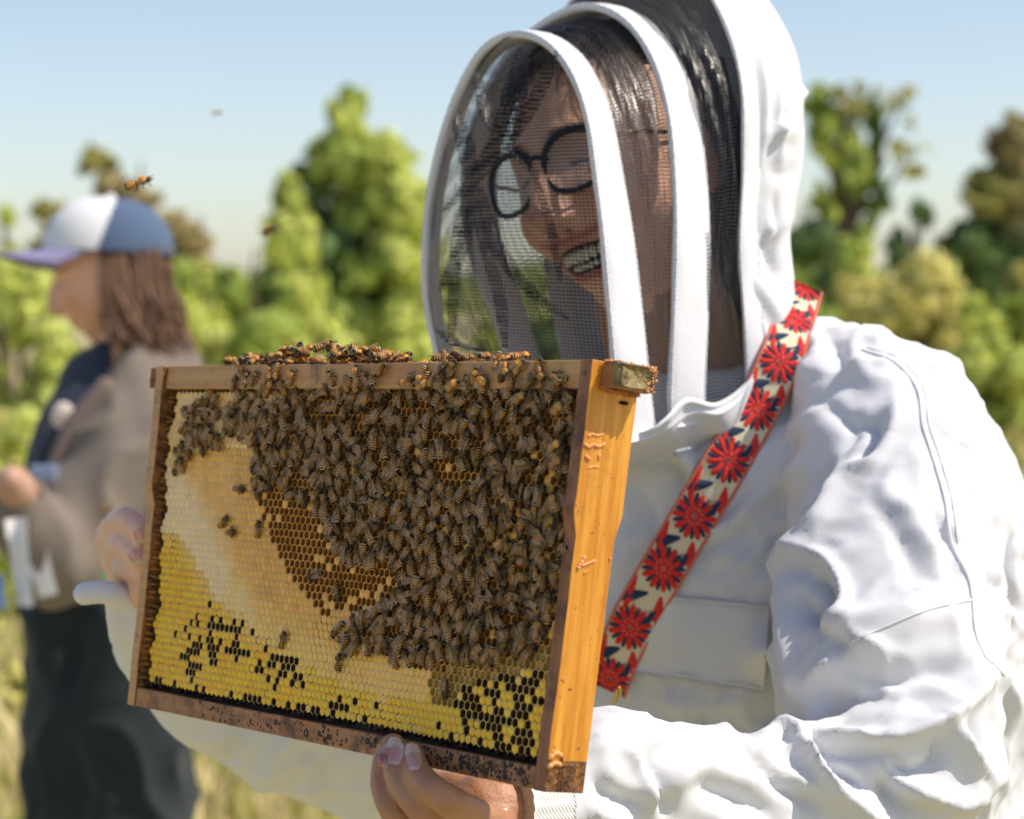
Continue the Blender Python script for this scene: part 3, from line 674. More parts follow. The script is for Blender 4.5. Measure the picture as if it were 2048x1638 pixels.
L_SINGLE = [   # bees one can pick out: photo pixel, heading, height, label
 (1138, 818, 1.0, .010, 'sunlit golden bee stretching over the end bar just under the top bar'),
 (1120, 890, 1.15, .006, 'bee with sunlit head reaching for the end bar, second one down its inner edge'),
 (1122, 925, 1.1, .006, 'bee with sunlit head at the end bar, third one down its inner edge'),
 (1122, 1003, -.5, .008, 'bright banded bee lying against the end bar above the middle of the frame'),
 (1112, 1045, 1.3, .006, 'bee with sunlit tail beside the end bar, just below the bright banded bee'),
 (1108, 1132, 2.3, .007, 'banded bee pointing down and right by the end bar near the amber propolis smear'),
 (1097, 1258, .1, .008, 'golden lit bee clinging low on the inner edge of the end bar'),
 (893, 1382, 2.85, 0, 'lone bee walking head down on pale honey cells near the dark cells'),
 (675, 1322, .05, 0, 'lone striped bee hanging tail down below the mass on cream cappings'),
 (688, 1288, -2.9, 0, 'dark bee directly above the lone striped bee below the mass'),
 (565, 1277, .3, 0, 'small dark bee alone on the cream band above the lower left honey'),
 (446, 1042, .9, 0, 'upper bee of the pair alone on cream cappings at left'),
 (462, 1064, 1.5, 0, 'lower bee of the pair alone on cream cappings at left'),
 (515, 1055, .1, 0, 'bee at the left edge of the open brood cells, facing up'),
 (478, 978, 1.6, 0, 'bee lying sideways on tan cappings left of the crowd'),
 (512, 988, 1.9, 0, 'bee at the tip of the crowd just right of the sideways bee'),
 (462, 862, -2.6, 0, 'dark bee alone on cappings between the small cluster and the crowd'),
 (505, 935, 2.8, 0, 'bee on the upper left rim of the open cells'),
 (620, 1150, -1.9, 0, 'bee with pale wings among open cells at the middle'),
 (668, 1188, 2.6, 0, 'dark bee half inside the open cells at the middle'),
 (700, 1240, .4, 0, 'bee on open cells left of the lower crowd'),
 (1040, 1305, -2.7, .001, 'bee hanging at the lower right fringe of the crowd'),
 (965, 1318, 2.2, .001, 'bee at the lower fringe facing the shallow cells')]
for x, y, a, lv, lb in L_SINGLE:
    u, v = px2uv(x, y, CW + .003)
    bees.append((on_frame(u, v, a, lv, tilt=random.gauss(.05, .08)), x, lb))
ZL = {'mass': ('worker bee packed in the dense crowd covering the right part of the comb', 'bees packed over the comb'),
      'cluster': ('dark bee in the small cluster on pale cappings at the upper left of the comb', 'bees of the small upper left cluster'),
      'fringe': ('bee on pale cappings between the small cluster and the dense crowd', 'bees between cluster and crowd'),
      'ledge': ('sunlit golden bee crawling on the upper face of the top bar', 'sunlit bees on the top bar'),
      'bar': ('bee clinging to the front face of the top bar', 'bees on the front of the top bar')}
allb = bees + TOPB
singles = [b for b in allb if b[2] not in ZL]; rest = [b for b in allb if b[2] in ZL]
rest.sort(key=lambda b: -b[1] - (400 if b[2] in ('cluster', 'fringe', 'bar', 'ledge') else 0) + random.uniform(-60, 60))
keep = rest[:296 - len(singles) - 3]; far = rest[296 - len(singles) - 3:]
for m, x, z in singles: add_bee(m, z, 'bees on their own at the edges of the crowd', body=random.choice(SUNLIT_BODY) if any(k in z for k in ('sunlit', 'golden', 'bright')) else None)
for m, x, z in keep: add_bee(m, *ZL[z], body=random.choice(SUNLIT_BODY) if z == 'ledge' or (z == 'bar' and random.random() < .6) else None)
def join_bees(name, lst, label):
    bv = []; ws = []
    get = {}
    for me in BODY + SUNLIT_BODY + [WING]:
        v = np.empty(len(me.vertices) * 3); me.vertices.foreach_get('co', v); c = np.empty(len(me.color_attributes['Col'].data) * 4); me.color_attributes['Col'].data.foreach_get('color', c)
        get[me.name] = (v.reshape(-1, 3), [list(p.vertices) for p in me.polygons], c.reshape(-1, 4)[:, :3])
    mb = MB()
    for m, x, z in lst:
        v, f, c = get[random.choice(SUNLIT_BODY if z == 'ledge' else BODY).name]; A = np.array(m); mb.add(v @ A[:3, :3].T + A[:3, 3], f, c, 0)
        v, f, c = get[WING.name]
        for s in (-1, 1):
            A = np.array(m @ wing_mtx(s, random.choice([.06, .14, .3]), random.uniform(-.04, .08))); mb.add(v @ A[:3, :3].T + A[:3, 3], f, c, 1)
    o = mb.build(name, [M_bee, M_wing]); tag(o, label, 'bees', kind='stuff'); return o
print('bees', len(allb), 'kept', len(keep) + len(singles), 'joined', len(far))
if far: join_bees('bee_swarm', far, 'bees of the crowd packed over the left and middle part of the comb')
# bees in the air
def fly(x, y, d, f, up, label, sc=1.0, sp=1.0, lf=.5):
    m = bee_matrix(P(x, y, d), c2w(f) - CAM_LOC, c2w(up) - CAM_LOC, sc); add_bee(m, label, None, sp, lf, SUNLIT_BODY[0])
fly(284, 374, 1.16, (.93, .32, .1), (-.25, .9, .45), 'bee in flight above the cap, sunlit amber with raised wings', 1.22, .9, .7)
fly(540, 467, 2.2, (.5, .3, .8), (0, 1, .1), 'blurred orange bee in flight in front of the big tree', 1.7)
fly(436, 229, 2.6, (1, .1, .2), (0, 1, .1), 'faint grey bee far up in the sky at left of centre', 1.0)
fly(215, 1022, 2.7, (.9, .5, .2), (-.3, .9, .3), 'blurred orange bee in flight just above the far hand', 1.5)
# ---------------------------------------------------------------- ground, meadow, trees
def ground_mat():
    m = mat('meadow_soil', (.20, .17, .06), .95, .1); n = m.node_tree.nodes; l = m.node_tree.links
    tc = n.new('ShaderNodeTexCoord'); t = n.new('ShaderNodeTexNoise'); t.inputs['Scale'].default_value = .55; t.inputs['Detail'].default_value = 8
    l.new(tc.outputs['Object'], t.inputs[0]); cr = n.new('ShaderNodeValToRGB'); l.new(t.outputs[0], cr.inputs[0])
    cr.color_ramp.elements[0].position = .38; cr.color_ramp.elements[0].color = (.22, .21, .07, 1)
    cr.color_ramp.elements[1].position = .60; cr.color_ramp.elements[1].color = (.50, .43, .26, 1)
    l.new(cr.outputs[0], n['Principled BSDF'].inputs['Base Color']); return m
gx = np.r_[np.linspace(-600, -40, 12), np.linspace(-35, 35, 60), np.linspace(40, 600, 12)]; gy = np.r_[np.linspace(-40, 60, 90), np.linspace(70, 900, 16)]
X, Y = np.meshgrid(gx, gy, indexing='ij'); G = np.c_[X.ravel(), Y.ravel(), np.zeros(X.size)]
def gz(x, y):
    return .06 * np.sin(x * .7 + 1) * np.sin(y * .5) + .010 * np.clip(y - 30, 0, 400) * (.7 + .5 * np.sin(x * .02 + 1)) * .5
G[:, 2] = gz(G[:, 0], G[:, 1])
g = obj('ground', G, grid_faces(len(gx), len(gy)), ground_mat()); tag(g, kind='structure')
# tall dry and green grass in view
def grass(name, n, xr, yr, hh, m, kx=1.0, label=None):
    r = np.random.default_rng(n); y = yr[0] + (yr[1] - yr[0]) * r.random(n) ** 1.3; x = (r.random(n) * (xr[1] - xr[0]) + xr[0]) * (y / yr[1] * .9 + .1 if kx else 1)
    h = hh * (.5 + r.random(n)) * (.7 + .5 * np.sin(x * 1.3 + 2) * np.sin(y * .9)); a = r.random(n) * 6.28; w = .006 + .012 * r.random(n); b = r.normal(0, .3, (n, 2)) * h[:, None]
    z = gz(x, y); V = np.empty((n, 4, 3)); dx, dy = np.cos(a) * w, np.sin(a) * w
    V[:, 0] = np.c_[x - dx, y - dy, z - .02]; V[:, 1] = np.c_[x + dx, y + dy, z - .02]; V[:, 2] = np.c_[x + dx * .7 + b[:, 0] * .5, y + dy * .7 + b[:, 1] * .5, z + h * .62]; V[:, 3] = np.c_[x + b[:, 0], y + b[:, 1], z + h]
    V = V.reshape(-1, 3); i = np.arange(n) * 4; Fc = np.c_[i, i + 1, i + 2].tolist() + np.c_[i, i + 2, i + 3].tolist()
    o = obj(name, V, Fc, m, smooth=False); tag(o, label, None, kind='stuff'); return o
M_straw = leaf_mat('straw', (.82, .69, .38), .35, .35); M_gr = leaf_mat('meadow_green', (.48, .52, .12), .4, .4)
grass('dry_grass', 60000, (-9, 9), (4.5, 26), .30, M_straw); grass('green_grass', 42000, (-9, 9), (4.5, 30), .26, M_gr)

LEAF = {}
def crown(parent, lobes, n, size, m, seed, name='crown'):
    """lobes: (centre, radii, weight); leaf faces spread through each lobe, thicker towards its surface"""
    r = np.random.default_rng(seed); w = np.array([l_[2] for l_ in lobes], float); w /= w.sum(); V = []; ON = []
    for (c, rad, _), k in zip(lobes, (w * n).astype(int)):
        d = r.normal(size=(k, 3)); d /= np.linalg.norm(d, axis=1)[:, None]; rr = r.random(k) ** .42
        # clumps: leaves gather round random twig centres
        nc = max(10, k // 26); cc = r.normal(size=(nc, 3)); cc /= np.linalg.norm(cc, axis=1)[:, None]; cc *= (r.random(nc) ** .38)[:, None] * r.uniform(.75, 1.12, nc)[:, None]
        p = cc[r.integers(0, nc, k)] + d * rr[:, None] * .30; V.append(np.array(c) + p * np.array(rad)); ON.append(p / (np.array(rad) / max(rad)))
    p = np.concatenate(V); k = len(p); on = np.concatenate(ON); on /= np.linalg.norm(on, axis=1)[:, None] + 1e-9; on = on + r.normal(size=(k, 3)) * .42; a = np.cross(on, r.normal(size=(k, 3))); a /= np.linalg.norm(a, axis=1)[:, None]; b = np.cross(on, a); b /= np.linalg.norm(b, axis=1)[:, None]
    s = size * 1.5 * r.uniform(.55, 1.3, k)[:, None]; Q = np.stack([p - a * s, p + b * s * .5, p + a * s, p - b * s * .5], 1).reshape(-1, 3); i = np.arange(k) * 4
    return obj(name, Q, np.c_[i, i + 1, i + 2, i + 3].tolist(), m, parent, smooth=False)
M_bark = mat('bark', (.16, .11, .07), .9, .1, bump=(30, .8, .02), var=(12, .6, (.07, .05, .035)))
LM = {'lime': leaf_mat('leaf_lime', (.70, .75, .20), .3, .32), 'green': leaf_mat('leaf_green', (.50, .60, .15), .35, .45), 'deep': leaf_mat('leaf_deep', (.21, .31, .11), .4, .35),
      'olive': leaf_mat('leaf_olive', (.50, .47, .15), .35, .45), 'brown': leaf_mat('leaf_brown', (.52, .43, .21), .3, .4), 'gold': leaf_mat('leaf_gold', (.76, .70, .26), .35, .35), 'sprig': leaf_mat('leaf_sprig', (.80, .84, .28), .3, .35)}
def plant(kind, label, cat, px, py_top, py_bot, width, d, m, n=5000, leaf=.07, lobes=None, seed=1, group=None, trunk=True, mats2=None):
    """a tree or shrub of the given width and height in photo pixels at distance d; lobes in units of half width / height"""
    base = P(px, py_bot, d); gx_, gy_ = float(base[0]), float(base[1]); zg = float(gz(gx_, gy_)); top = P(px, py_top, d)[2]; hw = width / 2 / F_PX * d
    t = empty(kind, (gx_, gy_, zg)); tag(t, label, cat, group); H = top - zg
    b0 = P(px, py_bot, d)[2]; Hc = top - b0
    lobes = lobes or [((0, 0, .5), (1, 1, .5), 1)]
    r = random.Random(seed); byc = {}
    for l_ in lobes:
        c, rad, wt = l_[:3]; mm = l_[3] if len(l_) > 3 else m
        byc.setdefault(mm, []).append(((gx_ + c[0] * hw, gy_ + c[1] * hw, b0 + c[2] * Hc), (rad[0] * hw, rad[1] * hw, rad[2] * Hc), wt))
    tot = sum(l_[2] for v in byc.values() for l_ in v)
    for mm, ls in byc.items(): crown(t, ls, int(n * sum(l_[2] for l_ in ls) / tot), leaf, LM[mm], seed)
    if trunk:
        mb = MB(); tp = [(gx_, gy_, zg - .1), (gx_ + .03 * hw, gy_, zg + H * .35), (gx_ - .04 * hw, gy_, zg + H * .7), (gx_, gy_, zg + H * .93)]
        V, Fc = tube(crom(tp, 14), np.linspace(.045 * H, .006 * H, 14) * .8, 8, up=(0, 1, 0)); mb.add(V, Fc)
        for ls in byc.values():
            for c, rad, wt in ls:
                z0 = zg + (c[2] - zg) * .55; V, Fc = tube(crom([(gx_, gy_, z0), ((gx_ + c[0]) / 2, (gy_ + c[1]) / 2, (z0 + c[2]) / 2 + .02 * H), c], 8), np.linspace(.016 * H, .004 * H, 8), 6, up=(.1, 1, 0)); mb.add(V, Fc)
        mb.build('trunk', [M_bark], t)
    return t
D = 30
def rl(seed, n, ry=.7, spread=.9, r0=.28, r1=.45, mats=None):
    r = random.Random(seed); o = []
    for i in range(n):
        z = r.uniform(.08, .92); k = spread * (1.0 - .55 * z); q = r.uniform(r0, r1) * (1.15 - .5 * z)
        o.append(((r.uniform(-k, k), r.uniform(-k, k) * ry, z), (q, q, q * .42), q * q) + ((r.choice(mats),) if mats else ()))
    return o
# the big pointed tree at centre left: its lit right lobes painted with lime leaves, shaded hollows with deep ones, a lime spire in front of it
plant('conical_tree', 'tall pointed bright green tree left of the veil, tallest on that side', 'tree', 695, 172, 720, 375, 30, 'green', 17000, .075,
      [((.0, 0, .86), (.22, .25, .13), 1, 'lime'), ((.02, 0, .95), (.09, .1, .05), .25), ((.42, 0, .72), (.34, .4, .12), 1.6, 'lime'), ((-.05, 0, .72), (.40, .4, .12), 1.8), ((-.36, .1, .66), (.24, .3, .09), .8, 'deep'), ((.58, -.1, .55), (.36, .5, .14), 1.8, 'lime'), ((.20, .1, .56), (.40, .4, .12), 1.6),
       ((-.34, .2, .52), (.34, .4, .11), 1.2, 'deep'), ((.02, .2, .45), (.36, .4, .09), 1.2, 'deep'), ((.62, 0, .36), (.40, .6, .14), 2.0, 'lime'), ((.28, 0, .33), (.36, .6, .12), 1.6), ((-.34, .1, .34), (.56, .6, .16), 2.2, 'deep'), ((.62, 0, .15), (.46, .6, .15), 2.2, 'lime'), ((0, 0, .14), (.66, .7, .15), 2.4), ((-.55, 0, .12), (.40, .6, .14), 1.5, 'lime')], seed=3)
plant('cypress', 'slim pale lime green tree in front of the left side of the tall pointed tree', 'tree', 578, 345, 720, 150, 27, 'lime', 5500, .06,
      [((0, 0, .86), (.4, .4, .14), 1), ((.1, 0, .62), (.75, .7, .2), 2), ((-.1, 0, .35), (.95, .9, .22), 2.6), ((.1, 0, .12), (1.1, 1, .2), 2.5)], seed=4)
plant('shrub', 'green shrub at the left foot of the tall pointed tree', 'shrub', 510, 470, 760, 210, 26, 'green', 5500, .06, rl(5, 9, mats=['green', 'lime', 'deep']), seed=5)
plant('leaning_tree', 'brown green tree with a tuft at its top behind the cap', 'tree', 285, 292, 640, 330, 38, 'brown', 7000, .075,
      [((-.55, 0, .90), (.24, .25, .08), 1, 'olive'), ((-.38, 0, .76), (.22, .25, .09), .8), ((0, 0, .68), (.26, .3, .09), .9), ((.25, 0, .52), (.42, .4, .10), 1.6), ((.62, 0, .46), (.28, .3, .10), 1), ((.2, 0, .25), (.8, .6, .2), 2.5, 'olive'), ((-.4, 0, .4), (.4, .4, .15), 1.3)], seed=6)
plant('far_tree', 'pale brown thin tree at the left edge behind the cap brim', 'tree', 95, 388, 640, 230, 48, 'brown', 3000, .09, rl(7, 8, mats=['brown', 'olive']), seed=7)
plant('far_shrub', 'bright green shrub at the left edge above the brim', 'shrub', 10, 412, 640, 120, 24, 'lime', 2600, .06, rl(8, 6, mats=['lime', 'sprig']), seed=8)
# right of the hood
plant('open_tree', 'loose airy green tree with sky showing through right of the hood', 'tree', 1690, 135, 660, 300, 28, 'green', 6200, .055,
      [((.1, 0, .88), (.30, .3, .10), .35, 'olive'), ((-.35, 0, .82), (.32, .3, .11), .9), ((.36, 0, .78), (.15, .2, .10), .5, 'deep'), ((-.12, 0, .70), (.34, .3, .10), 1.0, 'lime'), ((.12, 0, .60), (.36, .3, .10), 1.1), ((.45, 0, .53), (.14, .2, .09), .4, 'deep'), ((-.25, 0, .48), (.22, .3, .10), .7, 'lime'),
       ((.25, 0, .42), (.2, .3, .09), .5), ((-.5, 0, .34), (.40, .4, .12), 1, 'deep'), ((0, 0, .25), (.4, .4, .13), 1.2, 'lime'), ((-.55, 0, .12), (.5, .5, .15), 1.5), ((.7, 0, .86), (.40, .3, .10), .10, 'olive'), ((.8, 0, .66), (.3, .3, .10), .12, 'olive')], seed=9)
plant('round_bush', 'rounded yellow green bush behind the shoulder', 'bush', 1810, 488, 980, 380, 24, 'gold', 12000, .055, [((-.3, 0, .70), (.42, .4, .18), 1.6), ((.2, 0, .76), (.48, .4, .19), 1.8), ((.62, 0, .55), (.4, .4, .2), 1.6), ((-.62, 0, .45), (.4, .4, .18), 1.4), ((0, .2, .48), (.7, .5, .2), 2, 'olive'), ((.1, -.1, .30), (.8, .6, .2), 2.4), ((-.3, .3, .2), (.8, .5, .2), 2, 'green'), ((.3, 0, .1), (.9, .6, .15), 2, 'olive')], seed=10)
plant('dark_tree', 'dark brown green tree at the upper right edge', 'tree', 2010, 225, 640, 250, 34, 'olive', 7500, .075, [((.1, 0, .82), (.42, .4, .16), 1.3, 'brown'), ((-.2, 0, .6), (.5, .5, .14), 1.5), ((.4, 0, .55), (.6, .5, .2), 2, 'brown'), ((-.45, 0, .36), (.6, .5, .14), 2, 'deep'), ((.1, 0, .2), (.9, .6, .2), 3, 'deep')], seed=11)
plant('small_tree', 'small dark green tree between the airy tree and the dark tree', 'tree', 1825, 405, 640, 130, 33, 'deep', 3400, .06, rl(12, 7, mats=['deep', 'green']), seed=12)
plant('wide_bush', 'green bush with bright top at the right edge under the dark tree', 'bush', 2010, 510, 1150, 330, 22, 'green', 9000, .055, rl(13, 14, mats=['lime', 'olive', 'green'], spread=.8), seed=13)
plant('low_bush', 'olive bush low behind the back of the suit', 'bush', 1950, 820, 1500, 330, 17, 'olive', 8000, .045, rl(14, 12, mats=['olive', 'green', 'deep'], spread=.8), seed=14)
plant('back_bush', 'deep green bush between hood and shoulder', 'bush', 1660, 470, 900, 230, 27, 'green', 7000, .055, rl(15, 10, mats=['green', 'deep', 'olive']), seed=15)
for k_, (x, yt, w, d, mm, lb) in enumerate([(1700, 560, 300, 31, 'lime', 'lime bush behind the foot of the airy tree'), (1880, 500, 260, 30, 'sprig', 'pale lime bush between the small dark tree and the dark tree'), (1640, 600, 220, 26, 'green', 'fresh green bush right beside the embroidered strap top'), (1960, 600, 260, 21, 'lime', 'bright bush in front of the wide green bush at the right edge'), (400, 500, 200, 34, 'lime', 'lime tree line shrub right of the cap')]):
    plant('bush', lb, 'bush', x, yt, yt + 380, w, d, mm, 6500, .0023 * d, rl(60 + k_, 12, mats=[mm, mm, 'green'], spread=.85, r0=.3, r1=.5), seed=60 + k_)
# shrub belt across the middle distance, left half
for i, (x, yt, w, d, mm, lb) in enumerate([
    (45, 545, 260, 22, ['lime', 'sprig'], 'lime shrub at the left edge below the cap brim'),
    (210, 640, 260, 20, ['sprig', 'lime', 'green'], 'lime shrub in front of the woman with the cap'),
    (430, 560, 260, 25, ['lime', 'sprig', 'olive'], 'yellow green shrub right behind the brown hair'),
    (470, 640, 230, 20, ['lime', 'green'], 'yellow green shrub above the left end of the hive frame'),
    (640, 610, 260, 22, ['sprig', 'lime'], 'bright shrub under the slim lime tree'),
    (800, 570, 230, 21, ['sprig', 'lime', 'lime'], 'brightest lime shrub beside the left edge of the veil'),
    (960, 600, 260, 22, ['green', 'lime'], 'green shrub seen through the dark net'),
    (1080, 520, 260, 24, ['green', 'deep'], 'dark green shrub seen through the net beside the chin'),
    (60, 780, 300, 15, ['sprig', 'lime', 'gold'], 'sunny lime shrub low at the left edge'),
    (330, 900, 260, 14, ['gold', 'lime'], 'yellow shrub behind the folded arms'),
    (1240, 480, 300, 26, ['green', 'lime'], 'green shrub behind the beekeeper'),
    (20, 930, 360, 10, ['sprig', 'gold'], 'straw yellow bush low at the left edge beside the black trousers'),
    (20, 1290, 330, 7.5, ['gold', 'gold', 'sprig'], 'dry golden bush at the lower left corner'),
    (430, 1440, 420, 7.5, ['gold', 'sprig', 'olive'], 'golden bush under the far sleeve right of the black trousers'),
    (1990, 1380, 260, 8, ['olive', 'brown'], 'brown green bush at the lower right corner behind the jacket')]):
    plant('shrub', lb, 'shrub', x, yt, yt + 420, w, d, mm[0], 6500, .0022 * d, rl(30 + i, 12, mats=mm, spread=.85, r0=.3, r1=.5), seed=30 + i, trunk=True)
# distant low hill of woodland closing the horizon
hx = np.linspace(-160, 160, 90); V = []
for x in hx:
    h = 3.4 + 1.2 * math.sin(x * .05) + .9 * math.sin(x * .17 + 1); V += [(x, 150, 0), (x, 156, h * .7), (x, 165, h), (x, 200, 0)]
o = obj('wooded_hill', V, grid_faces(len(hx), 4), mat('far_wood', (.13, .16, .05), .95, .1, var=(.35, .8, (.24, .24, .08)))); tag(o, kind='structure')
# pale shed and slim pole far off between the trees
sh = empty('shed', (0, 60, 0)); tag(sh, 'far pale shed between the brown tree and the tall pointed tree', 'shed')
c = P(375, 520, 60); zb = float(gz(c[0], 60))
V, Fc = box((c[0] - .55, 60, zb), (c[0] + .55, 62, c[2] + .05)); sh.location = (c[0], 61, zb); obj('wall', V, Fc, mat('pale_wall', (.66, .68, .66), .8), sh, smooth=False)
V = np.array([(c[0] - .65, 59.8, c[2] + .052), (c[0] + .65, 59.8, c[2] + .052), (c[0] + .65, 62.2, c[2] + .052), (c[0] - .65, 62.2, c[2] + .052), (c[0] - .65, 61, c[2] + .42), (c[0] + .65, 61, c[2] + .42)])
obj('roof', V, [[0, 1, 5, 4], [2, 3, 4, 5], [0, 4, 3], [1, 2, 5], [0, 3, 2, 1]], mat('pale_roof', (.5, .5, .5), .7), sh, smooth=False)
c = P(405, 430, 50); zb = float(gz(c[0], c[1]))
V, Fc = tube([(c[0], c[1], zb - .1), (c[0], c[1], c[2])], .05, 8, up=(0, 1, 0)); o = obj('pole', V, Fc, mat('grey_pole', (.45, .45, .43), .7)); tag(o, 'slim grey pole standing far off right of the brown tree', 'pole')
# ---------------------------------------------------------------- heads
def head_mesh(seed=0, smile=True, res=(150, 130)):
    """a human head, metres, origin between the ears at eye height; x right, y up, z forward"""
    nu, nv = res; V = []
    ph = np.linspace(.02, math.pi - .02, nv); th = np.linspace(0, 2 * math.pi, nu, endpoint=False)
    PHI, TH = np.meshgrid(ph, th, indexing='ij')
    dx = np.sin(PHI) * np.sin(TH); dy = np.cos(PHI); dz = np.sin(PHI) * np.cos(TH)      # z forward at TH = 0
    x = dx * .076; y = dy * .116 + .002; z = dz * .096
    low = np.clip(-y / .114, 0, 1)
    x *= 1 - .30 * low ** 2.2; z = np.where(z > 0, z * (1 - .10 * low ** 2), z * (1 - .55 * low ** 1.3))
    x = np.where(y > .02, x * (1 + .03 * (y / .1)), x)
    fr = np.clip(dz, 0, 1) ** .8
    z -= np.where(dz > 0, .006 * fr * np.exp(-(x / .05) ** 2), 0) * 0
    g = lambda cx, cy, sx, sy: np.exp(-((x - cx) / sx) ** 2 - ((y - cy) / sy) ** 2) * (dz > 0)
    z -= .013 * (g(.033, -.002, .017, .013) + g(-.033, -.002, .017, .013))               # sockets
    z += .0065 * (g(.030, .020, .022, .008) + g(-.030, .020, .022, .008))                # brows
    z += .007 * (g(.033, -.003, .0125, .0085) + g(-.033, -.003, .0125, .0085))           # lids
    nt_ = np.clip((.012 - y) / .056, 0, 1); nose = np.where((y < .016) & (y > -.058), 1, 0)
    wd = .0085 + .0085 * nt_ ** 2
    z += .031 * nt_ ** 1.25 * np.exp(-(x / wd) ** 2) * np.exp(-np.clip((-y - .045) / .0065, 0, 9) ** 2) * (dz > 0) * (y < .016)
    z += .004 * g(0, .0, .008, .02)
    z += .009 * (g(.0135, -.046, .0065, .0065) + g(-.0135, -.046, .0065, .0065))         # nostril wings
    z -= .006 * (g(.007, -.0535, .004, .003) + g(-.007, -.0535, .004, .003))
    ck = .009 if smile else .003
    z += ck * (g(.044, -.040, .018, .016) + g(-.044, -.040, .018, .016)); x += .005 * np.sign(x) * (g(.055, -.045, .02, .02) + g(-.055, -.045, .02, .02))
    my = -.0735; mw = .034 if smile else .021; mo = .0100 if smile else .0012
    curve = my + .30 * (np.abs(x) / mw) ** 2 * .018
    lipd = (y - curve); inside = (np.abs(x) < mw) & (np.abs(lipd) < mo * np.sqrt(np.clip(1 - (x / mw) ** 2, 0, 1))) & (dz > 0)
    lip = np.exp(-((np.abs(lipd) - mo - .003) / .0036) ** 2) * np.exp(-(np.abs(x) / (mw * 1.02)) ** 6) * (dz > 0)
    z += .0045 * lip; z -= .014 * inside
    z -= .003 * g(0, -.094, .02, .006); z += .010 * g(0, -.108, .018, .012)
    z -= .003 * (g(mw + .010, -.06, .004, .02) + g(-mw - .010, -.06, .004, .02))          # smile folds
    V = np.stack([x, y, z], -1).reshape(-1, 3)
    skin = np.array((.88, .53, .38)); C = np.tile(skin, (len(V), 1)).reshape(nv, nu, 3)
    def mixc(w, c): 
        w = np.clip(w, 0, 1)[..., None]; return C * (1 - w) + np.array(c) * w
    C = mixc(.55 * (g(.044, -.038, .02, .016) + g(-.044, -.038, .02, .016)), (.62, .24, .16)); C = mixc(.4 * g(0, -.042, .012, .012), (.62, .25, .17))
    C = mixc(lip * .9, (.46, .13, .12)); C = mixc(inside * 1.0, (.10, .02, .02))
    bl = lambda s: np.exp(-((y - .021 + 6 * (np.abs(x) - .03) ** 2) / .0035) ** 2) * np.exp(-((x - s * .031) / .018) ** 6) * (dz > 0)
    C = mixc(.85 * (bl(1) + bl(-1)), (.045, .025, .018))
    ey = lambda s: np.exp(-((y + .005) / .0016) ** 2) * np.exp(-((x - s * .033) / .012) ** 6) * (dz > 0)
    C = mixc(.9 * (ey(1) + ey(-1)), (.03, .02, .02)); C = mixc(.9 * (g(.007, -.0535, .0035, .0025) + g(-.007, -.0535, .0035, .0025)), (.10, .03, .02))
    Fc = grid_faces(nv, nu, True) + [list(range(nu)), [(nv - 1) * nu + i for i in range(nu - 1, -1, -1)]]; return V, Fc, C.reshape(-1, 3)
M_skin = mat('skin', (.5, .3, .2), .46, .4, attr='Col', bump=(420, .55, .0011), sss=.10)
M_hair = mat('dark_hair', (.040, .025, .018), .65, .2, bump=(200, .4, .001))
def frame_axes(fwd, roll, pitch=0):                  # camera-space facing direction -> world rotation, columns x,y,z
    f = np.array(fwd, float); f /= np.linalg.norm(f); r_ = np.cross([0, 1, 0], f); r_ /= np.linalg.norm(r_); u = np.cross(f, r_)
    cr, sr = math.cos(roll), math.sin(roll); A = np.stack([r_, u, f], 1)
    cp, sp = math.cos(pitch), math.sin(pitch); A = A @ np.array([[1, 0, 0], [0, cp, sp], [0, -sp, cp]])
    return CAMR @ (np.array([[cr, -sr, 0], [sr, cr, 0], [0, 0, 1]]) @ A)
def hair_strands(mb, roots, dirs, ln, w, c, r, droop=.6, seg=5):
    for p, d in zip(roots, dirs):
        p = np.array(p, float); d = np.array(d, float); s_ = np.cross(d, r.normal(size=3)); s_ /= np.linalg.norm(s_) + 1e-9; V = []
        L_ = ln * r.uniform(.6, 1.2); k = r.normal(0, .25, 3); down = np.array([0, -1, 0])
        for i in range(seg):
            t = i / (seg - 1); q = p + L_ * (d * t + down * droop * t * t + k * t * t * .4); ww = w * (1 - t * .8); V += [q - s_ * ww, q + s_ * ww]
        mb.add(V, [[2 * i, 2 * i + 1, 2 * i + 3, 2 * i + 2] for i in range(seg - 1)], c)

